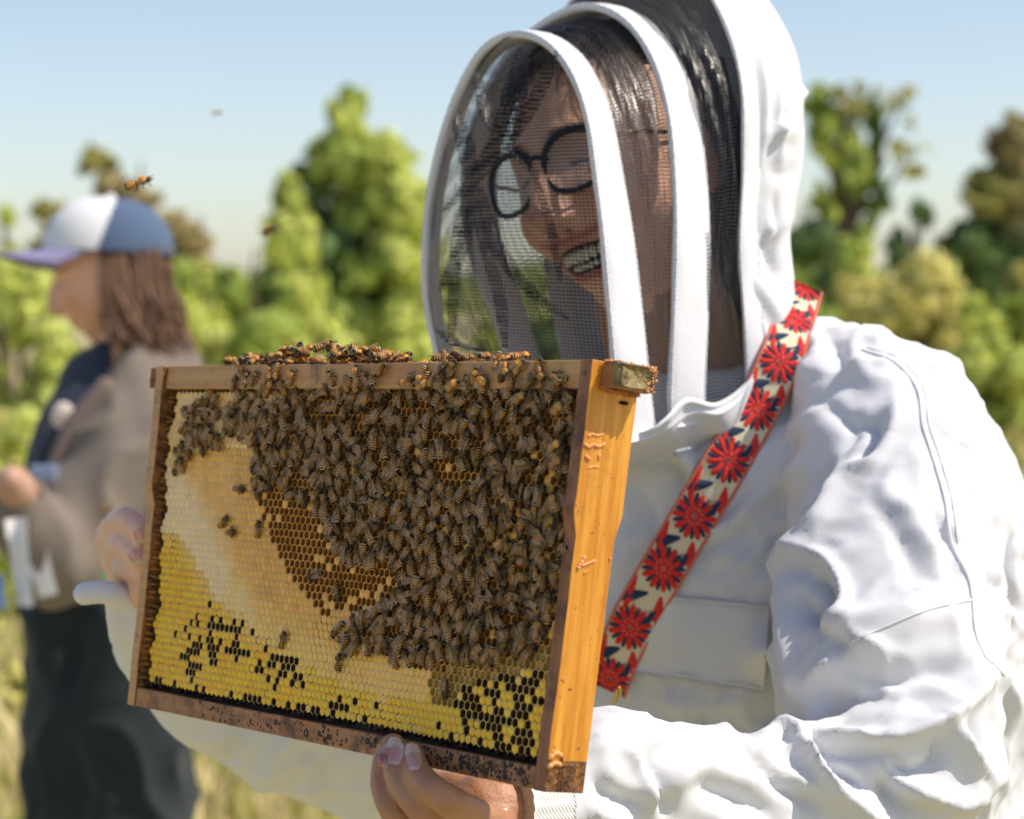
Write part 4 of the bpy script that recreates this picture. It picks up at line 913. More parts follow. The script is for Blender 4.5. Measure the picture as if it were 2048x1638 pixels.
# ---------------------------------------------------------------- hands: tapering jointed fingers rooted in a palm, fused into one skin
def finger(mb, pts, r0, r1):
    pts = np.asarray(pts, float); n = 5 * len(pts); c = crom(pts, n); t = np.linspace(0, 1, n); rad = r0 + (r1 - r0) * t
    for k in range(1, len(pts) - 1): rad = rad * (1 + .055 * np.exp(-((t - k / (len(pts) - 1)) / .06) ** 2))
    V, Fc = tube(c, rad, 14, up=(.3, 1, .2)); mb.add(V, Fc)
def nail(name, parent, c, tipdir, out, L_=.0120, W_=.0088, m=None):
    """curved plate: c centre, tipdir towards the fingertip, out away from the finger"""
    T = np.array(tipdir, float); T /= np.linalg.norm(T); O = np.array(out, float); O -= T * (O @ T); O /= np.linalg.norm(O); Sd = np.cross(T, O); V = []; Fc = []; C = []
    n, k = 10, 9
    for i in range(n):
        t = i / (n - 1) * 2 - 1; hw = (1 - max(0, t) ** 3 * .55) * (1 - max(0, -t) ** 4 * .45)
        for j in range(k):
            s = j / (k - 1) * 2 - 1; V.append(np.array(c) + T * t * L_ / 2 + Sd * s * W_ / 2 * hw - O * (s * s * .0016 * hw + .0006 * t * t)); C.append((.70, .54, .44) if t > .30 else (.62, .33, .28))
    nV = len(V); V = V + [v - O * .0006 for v in V]; Fc = grid_faces(n, k) + [[a + nV for a in f[::-1]] for f in grid_faces(n, k)]
    e = [j for j in range(k)] + [i * k + k - 1 for i in range(1, n)] + [(n - 1) * k + j for j in range(k - 2, -1, -1)] + [i * k for i in range(n - 2, 0, -1)]
    Fc += [[e[i], e[i] + nV, e[(i + 1) % len(e)] + nV, e[(i + 1) % len(e)]] for i in range(len(e))]
    return obj(name, V, Fc, m or M_nail, parent, cols=C + C)
M_nail = mat('fingernail', (.7, .45, .38), .25, .6, attr='Col')

# ---------------------------------------------------------------- the beekeeper
keeper = empty('person', P(1560, 1638, 1.85) * np.array([1, 1, 0]))
tag(keeper, 'beekeeper in a white jacket and netted hood, smiling with glasses, holding up the hive frame', 'person')
HF = (-.67, -.10, .74); HA = frame_axes(HF, R(18), R(17)); HC = P(1243, 345, 1.775); HS = .965
hw_ = lambda V: (np.asarray(V, float) * HS) @ HA.T + HC
body = MB(); BC = []
V, Fc, C = head_mesh(); body.add(hw_(V), Fc, C)
V, Fc = ellipsoid((0, 0, 0), (.012, .030, .018), 12, 10)
for s in (-1, 1):                                     # ears
    e = V.copy(); e = e * np.array([.5, 1, 1]) + np.array([s * .0775, -.012, -.010]); body.add(hw_(e), Fc, (.56, .28, .18))
nk0 = hw_([0, -.05, -.03]); nk1 = P(1400, 800, 1.80)
V, Fc = tube(crom([nk0, (nk0 + nk1) / 2, nk1], 10), np.linspace(.058, .066, 10), 24, up=(0, 1, 0)); body.add(V, Fc, (.48, .25, .16))
# near hand: three fingers over the front of the bottom bar, thumb behind it
nh = MB()
def PF(x, y, off): return fw(taper([*px2uv(x, y, off), off]))     # on a plane of the frame, `off` metres in front of it
finger(nh, [P(905, 1700, 1.345), PF(806, 1640, .012), PF(770, 1572, .014), PF(772, 1508, .0085)], .0088, .0066)
finger(nh, [P(965, 1690, 1.325), PF(862, 1630, .015), PF(806, 1560, .018), PF(789, 1492, .0090)], .0094, .0076)
finger(nh, [P(1000, 1650, 1.315), PF(905, 1604, .017), PF(846, 1556, .019), PF(826, 1508, .0090)], .0096, .0074)
finger(nh, [P(985, 1745, 1.35), P(880, 1720, 1.33), P(820, 1690, 1.32), P(790, 1650, 1.32)], .0085, .0062)
V, Fc = tube(crom([P(925, 1700, 1.345), P(985, 1655, 1.345), P(1050, 1640, 1.35)], 8), [.021, .024, .025, .025, .024, .023, .022, .021], 20, up=(0, 1, 0), ex=1.2); nh.add(V, Fc)
finger(nh, [P(1040, 1610, 1.36), P(975, 1590, 1.365), P(915, 1578, 1.375), P(868, 1566, 1.395)], .0150, .0085)
V, Fc = tube(crom([P(975, 1622, 1.338), P(1060, 1618, 1.352), P(1140, 1610, 1.370)], 8), [.024, .024, .023, .022, .022, .021, .021, .020], 20, up=(0, 1, 0)); nh.add(V, Fc)
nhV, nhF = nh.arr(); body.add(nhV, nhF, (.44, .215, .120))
# far hand: curled fingers coming round the far end bar
fh = MB()
finger(fh, [P(228, 1075, 1.665), P(232, 1052, 1.640), P(256, 1040, 1.610), P(286, 1064, 1.590)], .0105, .0088)
finger(fh, [P(236, 1120, 1.665), P(236, 1095, 1.640), P(252, 1088, 1.612), P(280, 1112, 1.592)], .0105, .0086)
finger(fh, [P(250, 1165, 1.660), P(248, 1140, 1.632), P(262, 1136, 1.612), P(292, 1140, 1.598)], .0100, .0080)
V, Fc = tube(crom([P(240, 1075, 1.68), P(262, 1150, 1.68), P(282, 1225, 1.69), P(304, 1280, 1.71)], 10), np.linspace(.018, .019, 10), 18, up=(0, 0, 1), ex=1.2); fh.add(V, Fc)
finger(fh, [P(275, 1225, 1.655), P(278, 1200, 1.632), P(285, 1175, 1.618), P(296, 1150, 1.612)], .0120, .0095)
finger(fh, [P(300, 1130, 1.70), P(322, 1085, 1.68), P(330, 1060, 1.66)], .0110, .0085)
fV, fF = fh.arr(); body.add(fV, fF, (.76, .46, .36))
def core(pts, rad): V, Fc = tube(crom([P(*p) for p in pts], 30), crom(np.array(rad)[:, None], 30)[:, 0], 16, up=(0, 1, .1)); body.add(V, Fc, (.52, .28, .18))
core([(1400, 790, 1.80), (1480, 900, 1.82), (1550, 1100, 1.82), (1580, 1400, 1.82), (1580, 1700, 1.82)], [.06, .075, .09, .085, .09])
core([(1480, 900, 1.82), (1700, 880, 1.72), (1770, 1060, 1.64), (1770, 1380, 1.55), (1770, 1530, 1.51), (1500, 1600, 1.46), (1250, 1590, 1.40), (1120, 1610, 1.365)], [.04, .032, .032, .028, .024, .022, .020, .019])
core([(1480, 900, 1.84), (1350, 980, 1.94), (1080, 1280, 1.95), (880, 1440, 1.92), (650, 1410, 1.85), (450, 1360, 1.76), (305, 1275, 1.708)], [.05, .045, .042, .038, .034, .026, .019])
bV, bF = body.arr(); bC = np.concatenate(body.C); v, n_, f = voxel((bV, bF), .0021, 3)
x_, y_ = PX(v); wk = (y_ < 780) | ((y_ > 1440) & (x_ < 1180)) | (x_ < 400)
cc = np.tile((.52, .28, .18), (len(v), 1)).astype(float); cc[wk] = nearest_cols(v[wk], bV, bC, (.52, .28, .18), .03); cc *= (1 + .05 * vnoise(v, 260, 3))[:, None]
bd = obj('body', v, f, [M_skin], keeper, cols=cc)
# nails of both hands
BB = BVHTree.FromPolygons([Vector(map(float, q)) for q in v], f)
def nail_on(x, y, ang, L_, W_, tip):
    """plate grown on the finger: centre, direction of the tip (radians, 0 = up in the photo), length and width in photo pixels"""
    n, k = 13, 9; ax = np.array([math.sin(ang), -math.cos(ang)]); bx = np.array([math.cos(ang), math.sin(ang)]); V = []; C = []; o = Vector(CAM_LOC.tolist()); last = None
    for i in range(n):
        t = i / (n - 1) * 2 - 1; hw = (1 - max(0, t) ** 3 * .5) * (1 - max(0, -t) ** 3 * .55)
        for j in range(k):
            s = j / (k - 1) * 2 - 1; q = np.array([x, y]) + ax * t * L_ / 2 + bx * s * W_ / 2 * hw; d = Vector((P(*q, 1) - CAM_LOC).tolist()).normalized(); h = BB.ray_cast(o, d)
            dist = h[3] if h[0] is not None and (last is None or abs(h[3] - last) < .012) else last
            last = dist; V.append(CAM_LOC + np.array(d) * ((dist or 1.35) - .0006 - .0004 * (1 - s * s))); C.append((.66, .52, .42) if t > tip - .12 * s * s else ((.60, .31, .27) if t > -.7 else (.68, .46, .40)))
    A = np.array(V).reshape(n, k, 3)
    for _ in range(2): A[1:-1, 1:-1] = (A[:-2, 1:-1] + A[2:, 1:-1] + A[1:-1, :-2] + A[1:-1, 2:]) / 4
    V = A.reshape(-1, 3); B_ = V + (V - CAM_LOC) / np.linalg.norm(V - CAM_LOC, axis=1)[:, None] * .0011; m0 = n * k; Fc = grid_faces(n, k) + [[a + m0 for a in q[::-1]] for q in grid_faces(n, k)]
    e = list(range(k)) + [i * k + k - 1 for i in range(1, n)] + [(n - 1) * k + j for j in range(k - 2, -1, -1)] + [i * k for i in range(n - 2, 0, -1)]
    Fc += [[e[i], e[i] + m0, e[(i + 1) % len(e)] + m0, e[(i + 1) % len(e)]] for i in range(len(e))]
    return obj('fingernail', np.r_[V, B_], Fc, M_nail, bd, cols=C + C)
nail_on(766, 1512, -.05, 50, 28, .3); nail_on(789, 1502, .02, 56, 36, .35); nail_on(826, 1514, -.16, 54, 34, .35)
nail_on(281, 1069, 2.7, 34, 26, .55); nail_on(272, 1112, 2.35, 32, 27, .55)
# teeth and hair
tm = MB(); hv, _, _ = head_mesh()
def face_z(x, y):
    q = hv[hv[:, 2] > .03]; return q[np.argsort((q[:, 0] - x) ** 2 + (q[:, 1] - y) ** 2)[:3], 2].mean()
tz = face_z(0, -.0735) + .0085
for i in range(10):
    a = (i - 4.5) * .0061; w_ = .0031 if abs(i - 4.5) > 1 else .0036
    V, Fc = ellipsoid((a, -.0700 + 4 * a * a, tz - 14 * a * a), (w_, .0062, .0028), 8, 8); tm.add(hw_(V), Fc, (.82, .78, .68))
for i in range(6):
    a = (i - 2.5) * .0055; V, Fc = ellipsoid((a, -.0790 + 5 * a * a, tz - .003 - 14 * a * a), (.0027, .0030, .0024), 8, 6); tm.add(hw_(V), Fc, (.78, .73, .62))
tm.build('teeth', [mat('tooth', (.8, .76, .66), .25, .5)], bd)
hr = np.random.default_rng(5); hm = MB()
V, Fc, _ = head_mesh(res=(70, 60)); V = V * np.array([1.075, 1.06, 1.07]); nrm = V / np.linalg.norm(V, axis=1)[:, None]
hairline = lambda p: (p[:, 1] > .078 - .5 * np.clip(-p[:, 2] + .04, 0, .2) * 1.0) | ((p[:, 2] < -.036) & (p[:, 1] > -.06)) | ((p[:, 2] < .004) & (p[:, 1] > .052))
kp = hairline(V); F2 = [f for f in Fc if all(kp[i] for i in f)]; V = V + nrm * (vnoise(V, 90, 4) * .0022)[:, None]
hm.add(hw_(V), F2, (.035, .022, .016))
idx = np.where(kp)[0]; sel = hr.choice(idx, 900); rt = V[sel]; d = np.cross(nrm[sel], np.array([1, 0, 0])); d /= np.linalg.norm(d, axis=1)[:, None] + 1e-9; d = np.where((V[sel, 2] > 0)[:, None], d, -d) * np.where(d[:, 1:2] > 0, -1, 1) * .8 + nrm[sel] * .06
st = MB(); hair_strands(st, rt, d, .040, .0010, (.04, .024, .016), hr, .35)
V, Fc = st.arr(); hm.add(hw_(V), Fc, (.04, .024, .016))
st = MB(); rt = np.stack([hr.uniform(-.055, .06, 60), hr.uniform(.075, .09, 60), hr.uniform(.055, .075, 60)], 1); hair_strands(st, rt, np.tile((.15, -.3, .35), (60, 1)) + hr.normal(0, .25, (60, 3)), .05, .0009, (.04, .024, .016), hr, .7)
V, Fc = st.arr(); hm.add(hw_(V), Fc, (.04, .024, .016))
for _ in range(50):                                 # hair gathered inside the hood, falling behind the ear to the collar
    x0 = hr.uniform(1440, 1505); q = crom(np.array([P(x0 - 60, 150 + hr.uniform(-40, 60), 1.745), P(x0 - 10, 330, 1.735), P(x0 + hr.normal(0, 12), 520, 1.745), P(x0 - 20 + hr.normal(0, 18), 680, 1.755), P(x0 - 50 + hr.normal(0, 25), 790, 1.755)]), 22)
    V, Fc = tube(q, np.r_[np.linspace(.003, .0045, 16), [.004, .0035, .003, .002, .0015, .0008]], 5, up=(1, .3, 0)); hm.add(V, Fc, (.04, .024, .016))
ho = hm.build('hair', [M_hair], bd)
# glasses
gl = empty('glasses', hw_([0, -.004, .09])); tag(gl, 'dark rimmed glasses worn behind the net of the hood', 'glasses')
M_rim = mat('black_rim', (.012, .016, .022), .25, .6); M_lens = bpy.data.materials.new('lens'); M_lens.use_nodes = True
n = M_lens.node_tree.nodes; l = M_lens.node_tree.links; b = n['Principled BSDF']; b.inputs['Base Color'].default_value = (.42, .50, .58, 1); b.inputs['Roughness'].default_value = .05; t = n.new('ShaderNodeBsdfTransparent'); x = n.new('ShaderNodeMixShader'); x.inputs[0].default_value = .3  # bluish lens colour paints in the reflection on the glass
l.new(t.outputs[0], x.inputs[1]); l.new(b.outputs[0], x.inputs[2]); l.new(x.outputs[0], n['Material Output'].inputs[0])
for s in (-1, 1):
    a = np.linspace(0, 2 * math.pi, 40, endpoint=False); rx, ry = .0275, .0232
    L_ = np.stack([s * .0335 + rx * np.sign(np.cos(a)) * np.abs(np.cos(a)) ** .86, -.006 + ry * np.sign(np.sin(a)) * np.abs(np.sin(a)) ** .86, .099 - 6 * (s * .0335 + rx * np.cos(a)) ** 2 * .45], 1)
    V, Fc = tube(hw_(np.r_[L_, L_[:2]]), (.0023 + .0007 * np.clip(np.sin(np.r_[a, a[:2]]), 0, 1)) * HS, 8, up=HA[:, 2], round_ends=False); obj('rim', V, Fc, M_rim, gl)
    c = L_.mean(0) + np.array([0, 0, .0006]); V = hw_(np.r_[L_, [c]]); obj('lens', V, [[i, (i + 1) % 40, 40] for i in range(40)], M_lens, gl)
    V, Fc = tube(hw_(crom([(s * .0595, .004, .088), (s * .071, .006, .070), (s * .079, .006, .030), (s * .081, .002, -.005), (s * .080, -.016, -.018)], 16)), .0016, 6, up=HA[:, 1]); obj('temple', V, Fc, mat('amber_temple', (.20, .09, .03), .3, .5), gl)
V, Fc = tube(hw_(crom([(-.0095, .002, .0985), (0, .006, .102), (.0095, .002, .0985)], 9)), .0020, 8, up=HA[:, 1]); obj('bridge', V, Fc, M_rim, gl)

# ---------------------------------------------------------------- the white jacket
J = MB()
def limb(pts, rad, ex=1.0, seg=26, up=(0, 0, 1)):
    q = [P(*p) for p in pts]; n = 6 * len(q); V, Fc = tube(crom(q, n), crom(np.array(rad)[:, None], n)[:, 0], seg, up=up, ex=ex); J.add(V, Fc)
# trunk
def trunk_ring(pts):
    n = 34; V = []; rows = 40; c = crom(np.array([[*P(p[0], p[1], p[2]), p[3], p[4]] for p in pts]), rows)
    for k in range(rows):
        for j in range(n):
            a = 2 * math.pi * j / n; V.append(c[k, :3] + np.array([1, 0, 0]) * c[k, 3] * math.cos(a) + np.array([0, 1, 0]) * c[k, 4] * math.sin(a))
    Fc = grid_faces(rows, n, True) + [list(range(n - 1, -1, -1)), [(rows - 1) * n + i for i in range(n)]]; J.add(V, Fc)
#            px    py    depth  half-x half-depth
trunk_ring([(1440, 735, 1.79, .075, .075), (1470, 800, 1.80, .105, .095), (1520, 880, 1.81, .140, .130), (1590, 980, 1.82, .165, .150), (1620, 1120, 1.82, .180, .160), (1625, 1300, 1.82, .188, .165), (1600, 1500, 1.82, .180, .165), (1590, 1800, 1.82, .185, .17)])
limb([(1560, 760, 1.80), (1700, 775, 1.73), (1800, 850, 1.69)], [.048, .051, .064])                      # near shoulder
limb([(1740, 830, 1.69), (1775, 920, 1.665), (1785, 1060, 1.63), (1775, 1230, 1.585), (1770, 1380, 1.545), (1790, 1480, 1.52)], [.056, .074, .078, .079, .078, .072])   # upper sleeve
limb([(1760, 815, 1.78), (1850, 930, 1.76), (1880, 1080, 1.74), (1870, 1300, 1.72), (1845, 1480, 1.72), (1800, 1660, 1.72)], [.042, .062, .070, .070, .066, .064])   # loose back of the jacket
limb([(1800, 1500, 1.52), (1690, 1575, 1.50), (1540, 1612, 1.475), (1400, 1610, 1.44), (1290, 1590, 1.415), (1205, 1560, 1.395), (1130, 1588, 1.372), (1078, 1605, 1.355)], [.070, .060, .047, .045, .043, .043, .036, .0305])   # near forearm
limb([(1380, 860, 1.93), (1200, 1050, 1.96), (1020, 1300, 1.95), (880, 1440, 1.92)], [.085, .085, .088, .095])             # far upper sleeve
limb([(1050, 1440, 1.93), (880, 1445, 1.91), (700, 1425, 1.86), (540, 1400, 1.80), (400, 1345, 1.745), (310, 1278, 1.705)], [.10, .092, .082, .067, .046, .032])
v, nrm, f = voxel(J, .0038, 16)
# drapery: ridges (+) and valleys (-) laid along lines over the cloth (photo pixels), pushed along the surface normal
FOLDS = [  # pts, width px, height m, sharpness
 ([(1678, 937), (1648, 1030), (1600, 1090), (1568, 1146)], 17, .013, 1.2), ([(1660, 925), (1620, 1000), (1560, 1080), (1520, 1150)], 20, -.011, 1.5),
 ([(1572, 1146), (1568, 1230), (1576, 1330), (1592, 1420)], 18, .008, 1.8), ([(1552, 1150), (1545, 1260), (1552, 1390)], 12, -.006, 1.5),
 ([(1600, 1108), (1645, 1118), (1675, 1160), (1683, 1215), (1650, 1252)], 11, .011, 1.3), ([(1618, 1150), (1650, 1165), (1650, 1205), (1610, 1230), (1590, 1215)], 15, -.012, 1.6),
 ([(1630, 1258), (1700, 1245), (1800, 1215), (1930, 1165)], 22, .007, 1.5), ([(1595, 1190), (1640, 1262), (1720, 1300)], 9, -.007, 1.4),
 ([(1704, 1282), (1760, 1305), (1775, 1345)], 9, .008, 1.3), ([(1690, 1330), (1790, 1345), (1880, 1335), (1945, 1345)], 24, -.014, 1.8),
 ([(1720, 1275), (1830, 1240), (1945, 1225)], 28, .006, 2), ([(1965, 1350), (1940, 1400), (1860, 1450), (1790, 1475), (1700, 1480), (1600, 1478)], 12, .015, 1.2),
 ([(1560, 1445), (1640, 1395), (1740, 1385), (1850, 1390)], 26, -.013, 1.8), ([(1588, 1442), (1630, 1420), (1672, 1413)], 7, -.012, 1.3), ([(1580, 1462), (1640, 1452), (1675, 1432)], 8, .007, 1.4),
 ([(1600, 1380), (1640, 1335), (1680, 1320)], 14, .007, 1.5), ([(1600, 1500), (1680, 1506), (1790, 1500)], 10, -.010, 1.3),
 ([(1641, 1529), (1690, 1550), (1728, 1580)], 9, -.014, 1.3), ([(1600, 1500), (1650, 1560), (1720, 1610), (1760, 1640)], 15, .010, 1.4),
 ([(1782, 1510), (1820, 1545), (1875, 1530), (1880, 1480)], 12, -.014, 1.4), ([(1760, 1500), (1790, 1560), (1900, 1600), (1960, 1600)], 14, .010, 1.4),
 ([(1768, 1545), (1790, 1600), (1840, 1640)], 22, -.014, 1.8), ([(1895, 1440), (1950, 1500), (1985, 1560)], 16, .009, 1.5), ([(1940, 1440), (1980, 1520)], 9, -.009, 1.3),
 ([(1510, 1505), (1545, 1475), (1580, 1470), (1625, 1530), (1680, 1600)], 14, .013, 1.3), ([(1500, 1520), (1560, 1560), (1640, 1620)], 10, -.013, 1.3),
 ([(1300, 1475), (1390, 1475), (1480, 1500), (1560, 1550), (1660, 1610)], 14, .010, 1.3), ([(1255, 1490), (1300, 1560), (1310, 1630)], 8, .008, 1.3), ([(1275, 1500), (1330, 1590), (1350, 1640)], 12, -.008, 1.4),
 ([(1400, 1560), (1480, 1590), (1560, 1640)], 22, -.010, 1.6), ([(1330, 1540), (1430, 1545), (1500, 1570)], 26, .007, 1.8), ([(1190, 1560), (1240, 1600), (1300, 1620)], 14, -.009, 1.4), ([(1180, 1620), (1250, 1640)], 10, .008, 1.3),
 # chest
 ([(1440, 1155), (1500, 1110), (1560, 1040), (1660, 950)], 11, .007, 1.3), ([(1415, 1150), (1480, 1120), (1540, 1050), (1620, 960)], 12, -.007, 1.4), ([(1370, 1075), (1450, 1055), (1520, 1000), (1600, 920)], 12, .007, 1.3),
 ([(1400, 1100), (1480, 1060), (1560, 980)], 9, -.006, 1.4), ([(1440, 1040), (1540, 940), (1600, 880)], 13, -.006, 1.5), ([(1500, 1000), (1600, 860), (1680, 790)], 15, .006, 1.6),
 ([(1709, 835), (1755, 850), (1745, 890), (1722, 921)], 12, -.009, 1.4), ([(1690, 935), (1740, 925), (1780, 860), (1790, 800)], 13, .008, 1.4), ([(1640, 800), (1700, 850), (1680, 900)], 14, -.006, 1.6),
 ([(1620, 800), (1700, 740), (1790, 730)], 14, .006, 1.5), ([(1850, 1000), (1900, 1090), (1905, 1180)], 10, -.007, 1.4), ([(1800, 1000), (1860, 1100), (1890, 1170)], 18, .006, 1.6), ([(1740, 1000), (1800, 1080), (1830, 1160)], 14, -.004, 1.6),
 # back
 ([(1985, 900), (2020, 1100), (2010, 1300)], 16, .006, 1.5), ([(1960, 900), (1985, 1050), (1990, 1220)], 14, -.007, 1.5), ([(1930, 800), (1950, 950), (1965, 1080)], 14, .005, 1.5), ([(1990, 1150), (2040, 1230)], 10, -.007, 1.4), ([(1980, 1200), (2048, 1260)], 9, .006, 1.4), ([(2000, 1340), (2030, 1420)], 10, .008, 1.4), ([(1985, 1380), (2010, 1480)], 9, -.008, 1.4),
 # collar
 ([(1300, 905), (1350, 905), (1385, 930), (1395, 960)], 12, .011, 1.3), ([(1290, 930), (1340, 925), (1370, 960)], 10, -.008, 1.4), ([(1400, 905), (1390, 880), (1340, 845)], 12, -.008, 1.4), ([(1290, 870), (1330, 860), (1350, 900)], 12, .006, 1.4),
 ([(1345, 800), (1440, 800), (1500, 770)], 12, .006, 1.6), ([(1350, 850), (1430, 850), (1500, 830)], 8, -.005, 1.4), ([(1230, 950), (1290, 1000), (1320, 1080)], 20, -.004, 1.7), ([(1260, 1080), (1330, 1050)], 14, .004, 1.6),
 ([(1600, 640), (1640, 700), (1600, 770)], 20, .006, 1.6), ([(1640, 660), (1680, 720), (1660, 780)], 14, -.005, 1.6),
 # lower trunk in shade
 ([(1300, 1400), (1400, 1420), (1500, 1400)], 20, .004, 1.8), ([(1420, 1400), (1390, 1470)], 14, -.005, 1.6),
 # far sleeve
 ([(440, 1540), (480, 1460), (560, 1400)], 20, -.010, 1.6), ([(520, 1560), (570, 1480), (650, 1440)], 16, .008, 1.6), ([(640, 1620), (650, 1540), (700, 1490)], 16, -.007, 1.6), ([(300, 1430), (380, 1470), (480, 1500)], 16, .006, 1.6), ([(700, 1640), (760, 1560), (770, 1520)], 20, .006, 1.8), ([(560, 1600), (600, 1530), (640, 1500)], 14, -.006, 1.6)]
def seg_dist(x, y, pts):
    q = crom(np.array(pts, float), max(8, len(pts) * 5)); D_ = np.full(len(x), 1e9)
    T_ = np.zeros(len(x)); m = len(q) - 1
    for i in range(m):
        ax, ay = q[i]; bx, by = q[i + 1]; dx, dy = bx - ax, by - ay; t = np.clip(((x - ax) * dx + (y - ay) * dy) / (dx * dx + dy * dy + 1e-9), 0, 1)
        dd = np.hypot(x - ax - t * dx, y - ay - t * dy); k = dd < D_; D_ = np.where(k, dd, D_); T_ = np.where(k, (i + t) / m, T_)
    return D_, T_
x_, y_ = PX(v); disp = np.zeros(len(v)); dcam = -w2c(v)[:, 2]
vis = (((v - CAM_LOC) * nrm).sum(1) < .02)
for pts, w, h, sh in FOLDS:
    bx = [p[0] for p in pts]; by = [p[1] for p in pts]; k = np.where(vis & (x_ > min(bx) - 4 * w) & (x_ < max(bx) + 4 * w) & (y_ > min(by) - 4 * w) & (y_ < max(by) + 4 * w))[0]
    if not len(k): continue
    d, t = seg_dist(x_[k], y_[k], pts); disp[k] += 1.35 * h * np.exp(-(d / w) ** sh) * (np.sin(np.clip(t * .92 + .04, 0, 1) * math.pi) ** .45)
# small natural crumple everywhere
def crease(V, sc, seed, warp=.6, pw=3.0, st=(1, 1, 1)):
    nz = noise.noise; o = np.empty(len(V)); Q = V * sc * np.array(st) + seed * 7.3
    for i, q in enumerate(Q):
        a = nz(Vector((q[0] * .6 + 9, q[1] * .6, q[2] * .6))) * warp; o[i] = 1 - abs(nz(Vector((q[0] + a, q[1] - a, q[2] + a * 1.3))))
    return np.clip(o, 0, 1) ** pw
disp += .0055 * crease(v, 9, 1, 1.8, 6) + .0038 * crease(v, 17, 2, 1.5, 9) + .0022 * crease(v, 33, 3, 1.2, 9) - .0045 + .0006 * vnoise(v, 17, 13)
ed = np.array(f if all(len(q) == 4 for q in f) else [q[:4] if len(q) >= 4 else q + q[-1:] for q in f])
E0 = np.concatenate([ed[:, [0, 1]], ed[:, [1, 2]], ed[:, [2, 3]], ed[:, [3, 0]]]); E0 = E0[E0[:, 0] != E0[:, 1]]; deg = np.bincount(E0.ravel(), minlength=len(v)).astype(float)
def relax(A, k, a=.6):
    for _ in range(k):
        S1 = np.stack([np.bincount(E0[:, 0], A[E0[:, 1], c], len(v)) + np.bincount(E0[:, 1], A[E0[:, 0], c], len(v)) for c in range(A.shape[1])], 1); A = A * (1 - a) + a * S1 / deg[:, None]
    return A
disp = relax(disp[:, None], 1)[:, 0]; v2 = relax(v + nrm * disp[:, None], 1, .5)
M_cloth = cloth_mat('white_cotton', (.69, .70, .735), .0011, .22)
jacket = obj('jacket', v2, f, M_cloth, keeper)
BV = BVHTree.FromPolygons([Vector(map(float, q)) for q in v2], f)
def hit(x, y, off=0.0):                              # point of the jacket under a photo pixel
    o = Vector(CAM_LOC.tolist()); d = Vector((P(x, y, 1) - CAM_LOC).tolist()).normalized(); r_ = BV.ray_cast(o, d)
    if r_[0] is None: return P(x, y, 1.7), np.array([0, -1, 0])
    p = np.array(r_[0]); nn = np.array(r_[1]); nn = nn if nn @ np.array(d) < 0 else -nn
    return p - np.array(d) * off, nn
def seam(name, pts, r_=.0009, m=None, off=.0002, parent=None):
    q = crom(np.array(pts, float), 6 * len(pts)); V, Fc = tube(np.array([hit(a, b, off)[0] for a, b in q]), r_, 6, up=(.2, 1, .1)); return obj(name, V, Fc, m or M_cloth, parent or jacket)
seam('seam', [(1725, 700), (1790, 725), (1835, 780), (1845, 850), (1865, 915), (1890, 1000), (1903, 1085), (1935, 1150), (1945, 1200)], .0013)
seam('seam', [(1735, 695), (1800, 718), (1848, 778), (1858, 850), (1880, 915), (1904, 1000), (1916, 1085)], .0006)
seam('seam', [(1704, 1282), (1790, 1245), (1860, 1218), (1943, 1200)], .0010)
seam('seam', [(1945, 1200), (1950, 1260), (1968, 1310), (1990, 1330), (2008, 1350)], .0010)
def patch(name, rows, cols_, off, thick=.0012, m=None, parent=None):
    """cloth panel lying on the jacket: corners in photo pixels (tl, tr, br, bl)"""
    tl, tr, br, bl = [np.array(c, float) for c in rows]; n, k = cols_; A = []; 
    for i in range(n):
        s = i / (n - 1)
        for j in range(k):
            t = j / (k - 1); q = (tl * (1 - t) + tr * t) * (1 - s) + (bl * (1 - t) + br * t) * s; A.append(hit(q[0], q[1], 0)[0])
    A = np.array(A).reshape(n, k, 3)
    dp = -w2c(A)[..., 2]
    for _ in range(40):                              # relax so that it spans hollows as stitched cloth would
        pd = np.pad(dp, 1, mode='edge'); av = (pd[:-2, 1:-1] + pd[2:, 1:-1] + pd[1:-1, :-2] + pd[1:-1, 2:]) / 4; dp = np.minimum(dp * .3 + av * .7, -w2c(A)[..., 2] + .003)
    dirs = (A - CAM_LOC) / (-w2c(A)[..., 2])[..., None]; B = CAM_LOC + dirs * (dp - off)[..., None]; Bk = CAM_LOC + dirs * (dp - off + thick)[..., None]
    V = np.r_[B.reshape(-1, 3), Bk.reshape(-1, 3)]; m0 = n * k; Fc = grid_faces(n, k); Fc = Fc + [[a + m0 for a in q[::-1]] for q in Fc]
    e = list(range(k)) + [i * k + k - 1 for i in range(1, n)] + [(n - 1) * k + j for j in range(k - 2, -1, -1)] + [i * k for i in range(n - 2, 0, -1)]
    Fc += [[e[i], e[i] + m0, e[(i + 1) % len(e)] + m0, e[(i + 1) % len(e)]] for i in range(len(e))]
    return obj(name, V, Fc, m or M_cloth, parent or jacket), B
pk, _ = patch('pocket_flap', [(1345, 1193), (1538, 1212), (1528, 1385), (1255, 1340)], (22, 30), .0035)
seam('stitching', [(1350, 1204), (1440, 1213), (1532, 1222)], .0006, None, .0042, pk); seam('stitching', [(1264, 1330), (1390, 1354), (1524, 1376)], .0006, None, .0042, pk)
